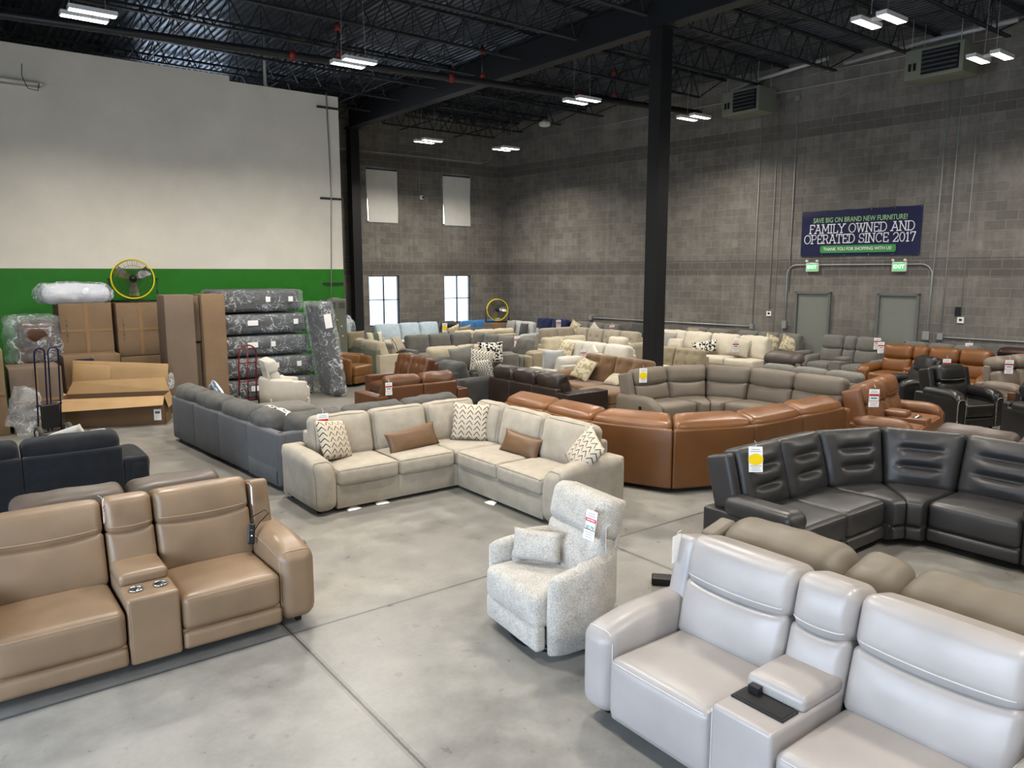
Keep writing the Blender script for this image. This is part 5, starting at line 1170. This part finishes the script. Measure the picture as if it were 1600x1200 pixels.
s44_ = sofa('fabric_sofa', 'dark slate sofa low against the right wall left of the column', 'sofa', [('seat', .85), ('seat', .85)], 17.9, 17.1, -90, F_dgrey, d=.85, bh=.95, fb=.8, det=0, back='plain', foot=False, ct=.2)
pil_on(s44_, 'dark slate pillow with a pointed corner on the slate sofa', .7, -.42, .90, .7, .45, .16, F_dgrey, seed=59)
# ================================================================ STOCK ALONG THE GREEN WALL
def card_mat(name, hexc):
    t = NT(name); v = t.co(); c = srgb(hexc)
    n = t.noise(v, 2.5, 4); n2 = t.noise(t.co((1, 1, 30)), 6, 2)
    t.l(t.ramp(t.math('ADD', t.math('MULTIPLY', n, .75), t.math('MULTIPLY', n2, .25)), [(.3, mul(c, .86)), (.7, mul(c, 1.1))]), t.b.inputs['Base Color'])
    t.set(Roughness=.75, Specular_IOR_Level=.25); return t.m
m_card1 = card_mat('brown_cardboard', '#7B654E'); m_card2 = card_mat('grey_brown_cardboard', '#6F6052'); m_card3 = card_mat('light_cardboard', '#A3855F')
m_tape = plain('packing_tape', '#8A6D4B', .3); m_print = plain('carton_print', '#4F4335', .7); m_film = film('clear_plastic_film', alpha=.30, sc_=5); m_film2 = film('crinkled_plastic_film', alpha=.36, sc_=3.4)
def carton(label, x0, x1, y0, y1, z0, z1, mat=None, rz=0, tape=True, marks=True, seed=0):
    cx, cy = (x0 + x1) / 2, (y0 + y1) / 2; w_, d_, h_ = x1 - x0, y1 - y0, z1 - z0
    o = empty('carton', (cx, cy, z0), R(rz), label, 'box')
    def dent(x, y, z): n = noise.noise(Vector((x * 2 + seed, y * 2, z * 2))) * .008; return (x + n, y + n, z)
    MB().add(*RB(w_, d_, h_, .008, (.004, .008, 0), (6, 4, 6), 1, dent).geo(), M=T(0, 0, h_ / 2)).build('walls', mat or m_card1, o)
    if tape:
        b = MB(); b.box(-.03, .03, -d_ / 2 - .012, -d_ / 2 - .006, .02, h_ - .01); b.build('tape', m_tape, o, smooth=False)
        b = MB(); b.box(-w_ / 2 + .02, w_ / 2 - .02, -d_ / 2 - .0125, -d_ / 2 - .0065, h_ * .48, h_ * .48 + .045); b.build('tape', m_tape, o, smooth=False)
    if marks:
        b = MB(); q = w_ / 2 - .1
        for k in range(5): b.box(-q + .0, -q + .012 + .012 * (k % 2), -d_ / 2 - .013, -d_ / 2 - .007, h_ * .3 + k * h_ * .09, h_ * .3 + k * h_ * .09 + h_ * .055)
        b.build('printed_marks', m_print, o, smooth=False)
    return o
carton('cardboard carton at the wall carrying the bagged white cushion', 1.84, 2.74, 16.6, 17.5, 1.06, 2.11, m_card1, seed=1)
carton('cardboard carton under the yellow drum fan', 2.82, 3.68, 16.6, 17.6, 1.04, 2.09, m_card1, seed=2)
carton('lower cardboard carton directly under the fan carton', 2.84, 3.72, 16.6, 17.6, 0, 1.03, m_card1, seed=3)
carton('lower carton hidden mostly behind the opened long carton', 1.86, 2.78, 16.6, 17.5, 0, 1.05, m_card2, seed=4)
o = carton('low carton with a dark blue printed panel below the cushion carton', 1.78, 2.72, 15.97, 16.55, .0, 1.16, m_card1, seed=5)
MB().box(-.30, .02, -.305, -.298, .88, 1.10).build('blue_panel', plain('dark_blue_print', '#1D2740', .5), o, smooth=False)
carton('wide carton at the left standing under the film-wrapped brown chair', .86, 1.62, 14.95, 15.75, 0, 1.10, m_card2, seed=6)
carton('lower carton behind the wide carton carrying the wrapped brown chair', .95, 1.8, 16.5, 17.4, 0, .96, m_card2, seed=61)
carton('tall narrow carton cut off by the left edge of the picture', .30, .80, 14.9, 15.6, 0, 1.44, m_card1, seed=7)
carton('tall upright carton with a grey-brown face right of the fan', 3.44, 3.97, 15.4, 16.0, 0, 2.27, m_card2, tape=False, marks=False, seed=8)
carton('tall upright tan carton next to the wrapped dark sofas', 4.12, 4.56, 15.4, 16.0, 0, 2.27, m_card1, tape=False, marks=False, seed=9)
carton('upper half carton wedged between the two tall cartons', 3.98, 4.11, 15.55, 16.0, 1.35, 2.24, m_card2, tape=False, marks=False)
carton('lower half carton wedged between the two tall cartons', 3.98, 4.11, 15.60, 16.0, 0, 1.33, m_card2, tape=False, marks=False)
# opened long carton with flaps
oc = empty('open_carton', (2.42, 14.95, 0), R(-22), 'opened long carton with its light flap folded out, on the floor', 'box')
W2, D2, H2 = .86, .30, .52
b = MB(); b.box(-W2, W2, -D2, -D2 + .012, .005, H2); b.box(-W2, W2, D2 - .012, D2, .005, H2); b.box(-W2, -W2 + .012, -D2, D2, .005, H2); b.box(W2 - .012, W2, -D2, D2, .005, H2); b.box(-W2, W2, -D2, D2, .0, .012)
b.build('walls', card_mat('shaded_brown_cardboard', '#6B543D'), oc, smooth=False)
def flap(a, b_, c, d, t=.006, nm='flap'):
    a, b_, c, d = map(Vector, (a, b_, c, d)); n = (b_ - a).cross(c - a).normalized() * t
    V = [a, b_, c, d, a + n, b_ + n, c + n, d + n]
    return MB().add(V, [(0, 1, 2, 3), (7, 6, 5, 4), (0, 4, 5, 1), (1, 5, 6, 2), (2, 6, 7, 3), (3, 7, 4, 0)]).build(nm, m_card3, oc, smooth=False)
flap((-W2, -D2, H2), (W2, -D2, H2), (W2 + .0, -D2 - .20, H2 - .14), (-W2 + .0, -D2 - .20, H2 - .19))
flap((-W2, D2, H2), (W2, D2, H2), (W2 - .1, D2 + .10, H2 + .24), (-W2 + .1, D2 + .06, H2 + .22))
flap((W2, -D2, H2), (W2, D2, H2), (W2 + .06, D2 - .02, H2 - .22), (W2 + .06, -D2 + .02, H2 - .22))
flap((-W2, D2, H2), (-W2, -D2, H2), (-W2 - .12, -D2 + .02, H2 + .06), (-W2 - .12, D2 - .02, H2 + .06))
b = MB(); b.box(W2 - .19, W2 - .07, -D2 - .004, -D2 - .001, .08, .28); lb = b.build('shipping_label', m_card, oc, smooth=False)
b = MB(); b.box(W2 - .17, W2 - .09, -D2 - .006, -D2 - .0042, .20, .24); b.build('barcode', m_ink, lb, smooth=False)
# flattened carton leaning behind it
fc = empty('flat_carton', (2.62, 15.46, .60), R(-22), 'flattened light carton propped on edge behind the opened long carton', 'box')
MB().add(*RB(1.62, .06, .50, .01, k=(6, 1, 3), m=1).geo(), M=T(0, 0, .20) @ RX(-8) @ RY(4)).build('panel', m_card3, fc)
MB().add(*RB(.62, .03, .40, .008, k=(3, 1, 2), m=1).geo(), M=T(-.47, -.06, .22) @ RX(-12) @ RY(4)).build('folded_end', m_card3, fc)
MB().add(*RB(1.4, .2, .58, .01, k=(3, 1, 2), m=1).geo(), M=T(0, .06, -.30)).build('lower_part', m_card1, fc)
MB().add(*RB(.10, .10, .30, .045, k=(2, 2, 3), m=2, deform=crumple(3, .05)).geo(), M=T(.86, -.06, .08)).build('plastic_film', m_film2, fc)
# film-wrapped brown leather chair on the low carton
wr = empty('wrapped_chair', (1.42, 16.95, .96), 0, 'brown leather chair wrapped in shiny clear film on the lower carton', 'wrapped furniture')
L_wr = leather('wrapped_brown_leather', '#4A2E1E', .3, .25)
MB().add(*RB(.62, .6, .80, .08, (.02, .03, .02), (6, 4, 8), 2, crumple(2, .03)).geo(), M=T(.05, 0, .41)).build('upholstery', L_wr, wr)
MB().add(*RB(.50, .10, .30, .04, (0, .02, 0), (6, 2, 4), 2).geo(), M=T(.05, -.34, .58)).build('cushion', L_wr, wr)
MB().add(*RB(.90, .76, .92, .12, (.02, .02, .02), (14, 8, 14), 2, crumple(5, .05)).geo(), M=T(0, -.01, .47)).build('plastic_wrap', m_film2, wr)
# bagged cushion
bag = empty('bagged_cushion', (2.16, 16.95, 2.11), 0, 'white cushion in a shiny plastic bag lying on top of the carton', 'cushion')
MB().add(*RB(1.14, .66, .30, .13, (.03, .02, .05), (10, 6, 4), 3, crumple(8, .04)).geo(), M=T(0, 0, .17)).build('cushion', fabric('white_bag_fill', '#D3D6DE', .06, 40, .2), bag)
MB().add(*RB(1.24, .72, .35, .14, (.04, .02, .04), (18, 10, 6), 3, crumple(4, .07)).geo(), M=T(0, 0, .18)).build('plastic_bag', film('milky_plastic_film', '#DDE3EC', .5, 7), bag)
# crumpled bag on the floor
o = MB().add(*RB(.42, .4, .72, .18, (.05, .05, .05), (12, 12, 14), 3, crumple(12, .16)).geo(), M=T(0, 0, .42)).build('plastic_bag', m_film2, loc=(1.04, 14.60, 0)); tag(o, 'crumpled clear plastic bag on the floor beside the navy hand truck', 'plastic bag')

# stack of film-wrapped dark sofas
F_wd = fabric('wrapped_charcoal_fabric', '#232427', .2, 120, .3, .8)
lv = [(0, .44, 16.05, 2.15), (.46, .90, 16.1, 2.1), (.92, 1.36, 16.15, 2.0), (1.38, 1.82, 16.2, 1.95), (1.84, 2.34, 16.35, 1.85)]
wl_ = ['film-wrapped dark sofa at the bottom of the stack by the green wall', 'film-wrapped dark sofa, second from the bottom of the stack', 'film-wrapped dark sofa in the middle of the stack', 'film-wrapped dark sofa, second from the top of the stack', 'film-wrapped dark sofa on top of the stack by the green wall']
for i, (za, zb, yf, W_) in enumerate(lv):
    q = empty('wrapped_sofa', (5.62 + .04 * (i % 2), yf, za), 0, wl_[i], 'wrapped furniture', 'film-wrapped sofas stacked at the green wall'); hh = zb - za
    MB().add(*RB(W_ - .12, 1.3, hh - .04, .06, (.01, .02, .01), (8, 4, 4), 2, crumple(i, .015)).geo(), M=T(0, .66, hh / 2)).build('upholstery', F_wd, q)
    MB().add(*RB(W_ - .30, .12, hh * .55, .05, (0, .02, 0), (8, 2, 3), 2).geo(), M=T(0, .0, hh * .62)).build('cushion', F_wd, q)
    MB().add(*RB(W_, 1.42, hh - .03, .09, (.01, .03, .0), (26, 10, 9), 2, crumple(20 + i * 3, .03)).geo(), M=T(0, .64, hh / 2)).build('plastic_wrap', m_film, q)
    for k, xx in enumerate((-.45, .05, .55)):
        if (i + k) % 3 != 1: MB().box(xx, xx + (.10 if k else .22), -.125, -.12, hh * .45, hh * .45 + .11).build('shipping_label', m_card, q, smooth=False)
q = empty('wrapped_sofa_section', (6.88, 15.55, 0), 0, 'tall film-wrapped dark sofa section leaning against the wrapped stack', 'wrapped furniture')
MB().add(*RB(.24, .85, 1.98, .04, (.01, .01, 0), (2, 4, 8), 2).geo(), M=RY(-8) @ T(0, .1, 1.03)).build('upholstery', F_wd, q)
MB().add(*RB(.34, .96, 2.06, .07, (.01, .01, 0), (6, 10, 22), 2, crumple(9, .05)).geo(), M=RY(-8) @ T(0, .1, 1.06)).build('plastic_wrap', m_film, q)
MB().box(-.14, .02, -.46, -.455, 1.55, 1.85, RY(-8)).build('shipping_label', m_card, q, smooth=False)

# drum fans
m_yellow = plain('yellow_fan_drum', '#D8C500', .35); m_wire = plain('black_guard_wire', '#141414', .4); m_blade = plain('aluminium_blade', '#A6A8A8', .28, .85)
def drum_fan(label, x, y, z, rz, rr, blade_rot=0):
    f_ = empty('drum_fan', (x, y, z), R(rz), label, 'fan'); cz = rr + .09
    def ring(r_, yy, n=40): return [(r_ * math.cos(2 * PI * i / n), yy, cz + r_ * math.sin(2 * PI * i / n)) for i in range(n)]
    V = []; F = []; n = 40
    for i in range(n):
        a = 2 * PI * i / n
        for r_, yy in ((rr, -.15), (rr + .012, -.15), (rr + .012, .15), (rr, .15)): V.append((r_ * math.cos(a), yy, cz + r_ * math.sin(a)))
    for i in range(n):
        j = (i + 1) % n
        for k in range(4): F.append((i * 4 + k, j * 4 + k, j * 4 + (k + 1) % 4, i * 4 + (k + 1) % 4))
    b = MB().add(V, F); b.tube(ring(rr + .008, -.15), .014, 6, True); b.tube(ring(rr + .008, .15), .014, 6, True); b.build('drum', m_yellow, f_)
    b = MB()
    for i in range(48):
        a = 2 * PI * i / 48; b.tube([(.06 * math.cos(a), -.17, cz + .06 * math.sin(a)), (rr * .96 * math.cos(a + .12), -.165, cz + rr * .96 * math.sin(a + .12))], .0022, 4)
    for r_ in (.06, rr * .4, rr * .7, rr * .95): b.tube(ring(r_, -.168, 32), .003, 4, True)
    b.build('front_guard', m_wire, f_)
    b = MB()
    for i in range(24):
        a = 2 * PI * i / 24; b.tube([(.06 * math.cos(a), .15, cz + .06 * math.sin(a)), (rr * .98 * math.cos(a), .15, cz + rr * .98 * math.sin(a))], .0025, 4)
    b.build('rear_guard', m_wire, f_)
    for k in range(3):
        a = R(blade_rot + 120 * k); ca, sa = math.cos(a), math.sin(a); P = []
        for r_, hw, tw in ((.06, .04, .03), (rr * .45, .075, .04), (rr * .9, .10, .05)):
            for s in (-1, 1): P.append((r_ * ca - s * hw * sa, s * tw - .02, cz + r_ * sa + s * hw * ca))
        P2 = [(p[0], p[1] + .005, p[2]) for p in P]
        MB().add(P + P2, [(0, 1, 3, 2), (2, 3, 5, 4), (7, 6, 8, 9), (9, 8, 10, 11), (0, 2, 8, 6), (2, 4, 10, 8), (1, 7, 9, 3), (3, 9, 11, 5), (4, 5, 11, 10), (0, 6, 7, 1)]).build('blade', m_blade, f_, smooth=False)
    b = MB(); b.tube([(0, -.06, cz), (0, .14, cz)], .075, 16); b.build('motor', m_blk, f_)
    b = MB(); b.tube([(0, -.175, cz), (0, -.16, cz)], .05, 16); b.build('guard_badge', m_blk, f_)
    b = MB()
    for s in (-1, 1):
        X_ = s * (rr + .05); b.tube([(X_, 0, cz), (X_, -.02, cz * .55), (X_ * .98, -.20, .025), (X_ * .98, .26, .025), (X_, .02, cz * .55)], .013, 6); b.tube([(s * rr, 0, cz), (X_ + s * .03, 0, cz)], .016, 8)
    b.tube([(-rr - .04, -.20, .025), (rr + .04, -.20, .025)], .013, 6); b.tube([(-rr - .04, .24, .025), (rr + .04, .24, .025)], .013, 6)
    b.build('stand', m_blk, f_)
    for s in (-1, 1): MB().tube([(s * (rr + .02), .25, .05), (s * (rr + .06), .25, .05)], .05, 14).build('wheel', m_blk, f_)
    return f_
drum_fan('yellow drum fan on a black stand on top of the cartons by the green wall', 3.25, 17.05, 2.09, -12, .385, 270)
drum_fan('yellow drum fan on a carton by the far corner beside the right window', 16.12, 22.08, .90, -32, .37, 245)
carton('brown carton under the drum fan in the far corner', 15.75, 16.55, 21.75, 22.42, 0, .90, m_card1, seed=12)

# hand trucks
m_hnavy = plain('navy_painted_steel', '#15173A', .35, .3); m_hred = plain('dark_red_painted_steel', '#6E1418', .35, .2); m_rub = plain('grey_rubber', '#4A4844', .7); m_hub = plain('cream_wheel_hub', '#C9C3B2', .5)
def hand_truck(label, x, y, rz, mat, H_, loops):
    h = empty('hand_truck', (x, y, 0), R(rz), label, 'hand truck'); b = MB()
    if loops:
        for c in (-.105, .105):
            p = [(c - .075, .0, .10), (c - .075, .05, .6), (c - .08, .10, H_ - .10)] + [(c - .08 * math.cos(R(a)), .11, H_ - .09 + .08 * math.sin(R(a))) for a in range(20, 180, 20)] + [(c + .08, .10, H_ - .10), (c + .075, .05, .6), (c + .075, .0, .10)]
            b.tube(p, .013, 8)
        b.tube([(-.2, .045, .55), (.2, .045, .55)], .013, 8); b.tube([(-.2, .0, .16), (.2, .0, .16)], .013, 8)
    else:
        b.tube([(-.18, .0, .08), (-.18, .05, .6), (-.18, .1, H_ - .18)] + [(-.18 * math.cos(R(a)), .11, H_ - .17 + .17 * math.sin(R(a))) for a in range(15, 180, 15)] + [(.18, .1, H_ - .18), (.18, .05, .6), (.18, 0, .08)], .016, 8)
        b.tube([(0, .02, .1), (0, .11, H_ - .01)], .013, 8)
        for z_ in (.12, .5, H_ - .36): b.tube([(-.18, .02 + z_ * .07, z_), (.18, .02 + z_ * .07, z_)], .013, 8)
    b.build('frame', mat, h)
    MB().box(-.2, .2, -.22, .0, .0, .012).build('toe_plate', mat, h, smooth=False)
    if loops: MB().add(*RB(.30, .05, .40, .03, k=(3, 1, 3)).geo(), M=T(0, .06, .36)).build('stair_glide', m_blk, h)
    for s in (-1, 1):
        w_ = MB(); w_.tube([(s * .20, .12, .115), (s * .26, .12, .115)], .11, 18); wo_ = w_.build('wheel', m_rub, h)
        w_ = MB(); w_.tube([(s * .20 - .005 if s < 0 else s * .26 + .005, .12, .115), (s * .2 + .0, .12, .115)], .05, 14); w_.build('hub', m_hub, wo_)
    MB().tube([(-.2, .12, .115), (.2, .12, .115)], .012, 8).build('axle', m_blk, h)
    return h
hand_truck('navy double-loop hand truck standing in front of the cartons at the left', 1.32, 14.35, 200, m_hnavy, 1.50, True)
hand_truck('dark red hand truck with arched handle in front of the wrapped sofas', 4.93, 15.45, 185, m_hred, 1.24, False)
# lockers
m_lock = plain('grey_green_locker_steel', '#70746C', .45, .3, var=.05)
lk = empty('locker', (7.90, 17.55, 0), 0, 'tall grey-green metal locker at the end of the green wall', 'locker')
MB().add(*RB(.50, .40, 2.04, .012, k=(2, 2, 4), m=1).geo(), M=T(0, .2, 1.02)).build('body', m_lock, lk)
for s in (-1, 1):
    d_ = MB(); d_.box(s * .12 - .115, s * .12 + .115, -.012, .0, .04, 2.0); dd = d_.build('door', m_lock, lk, smooth=False)
    v_ = MB()
    for z0_ in (1.82, .22):
        for k in range(5): v_.box(s * .12 - .08, s * .12 + .08, -.016, -.012, z0_ + k * .03, z0_ + k * .03 + .012)
    v_.build('vent_slots', m_blk, dd, smooth=False)
for k, (a, b_) in enumerate(((-.13, 1.25), (-.02, 1.52), (.10, 1.36), (.12, 1.12), (-.04, .98))):
    MB().tube([(a, -.014, b_), (a, -.02, b_)], .028, 12).build('round_sticker', plain('faded_yellow_sticker', '#B9AE68', .6), lk)
MB().box(-.08, .10, .05, .3, 2.04, 2.07).build('paper_pad', F_tanf, lk, smooth=False)
# film-covered chair far behind the wall end
q = empty('wrapped_chair', (10.35, 22.8, 0), R(-20), 'pale blue chair under clear film beside the far left column', 'wrapped furniture')
MB().add(*RB(.7, .7, .5, .08, k=(4, 4, 3)).geo(), M=T(0, 0, .27)).build('seat', F_ice, q); MB().add(*RB(.7, .25, .8, .1, k=(4, 2, 4)).geo(), M=T(0, .25, .8) @ RX(-12)).build('backrest', F_ice, q)
MB().add(*RB(.82, .82, 1.24, .2, (.02, .02, .05), (8, 8, 10), 2, crumple(31, .1)).geo(), M=T(0, 0, .64)).build('plastic_wrap', m_film2, q)
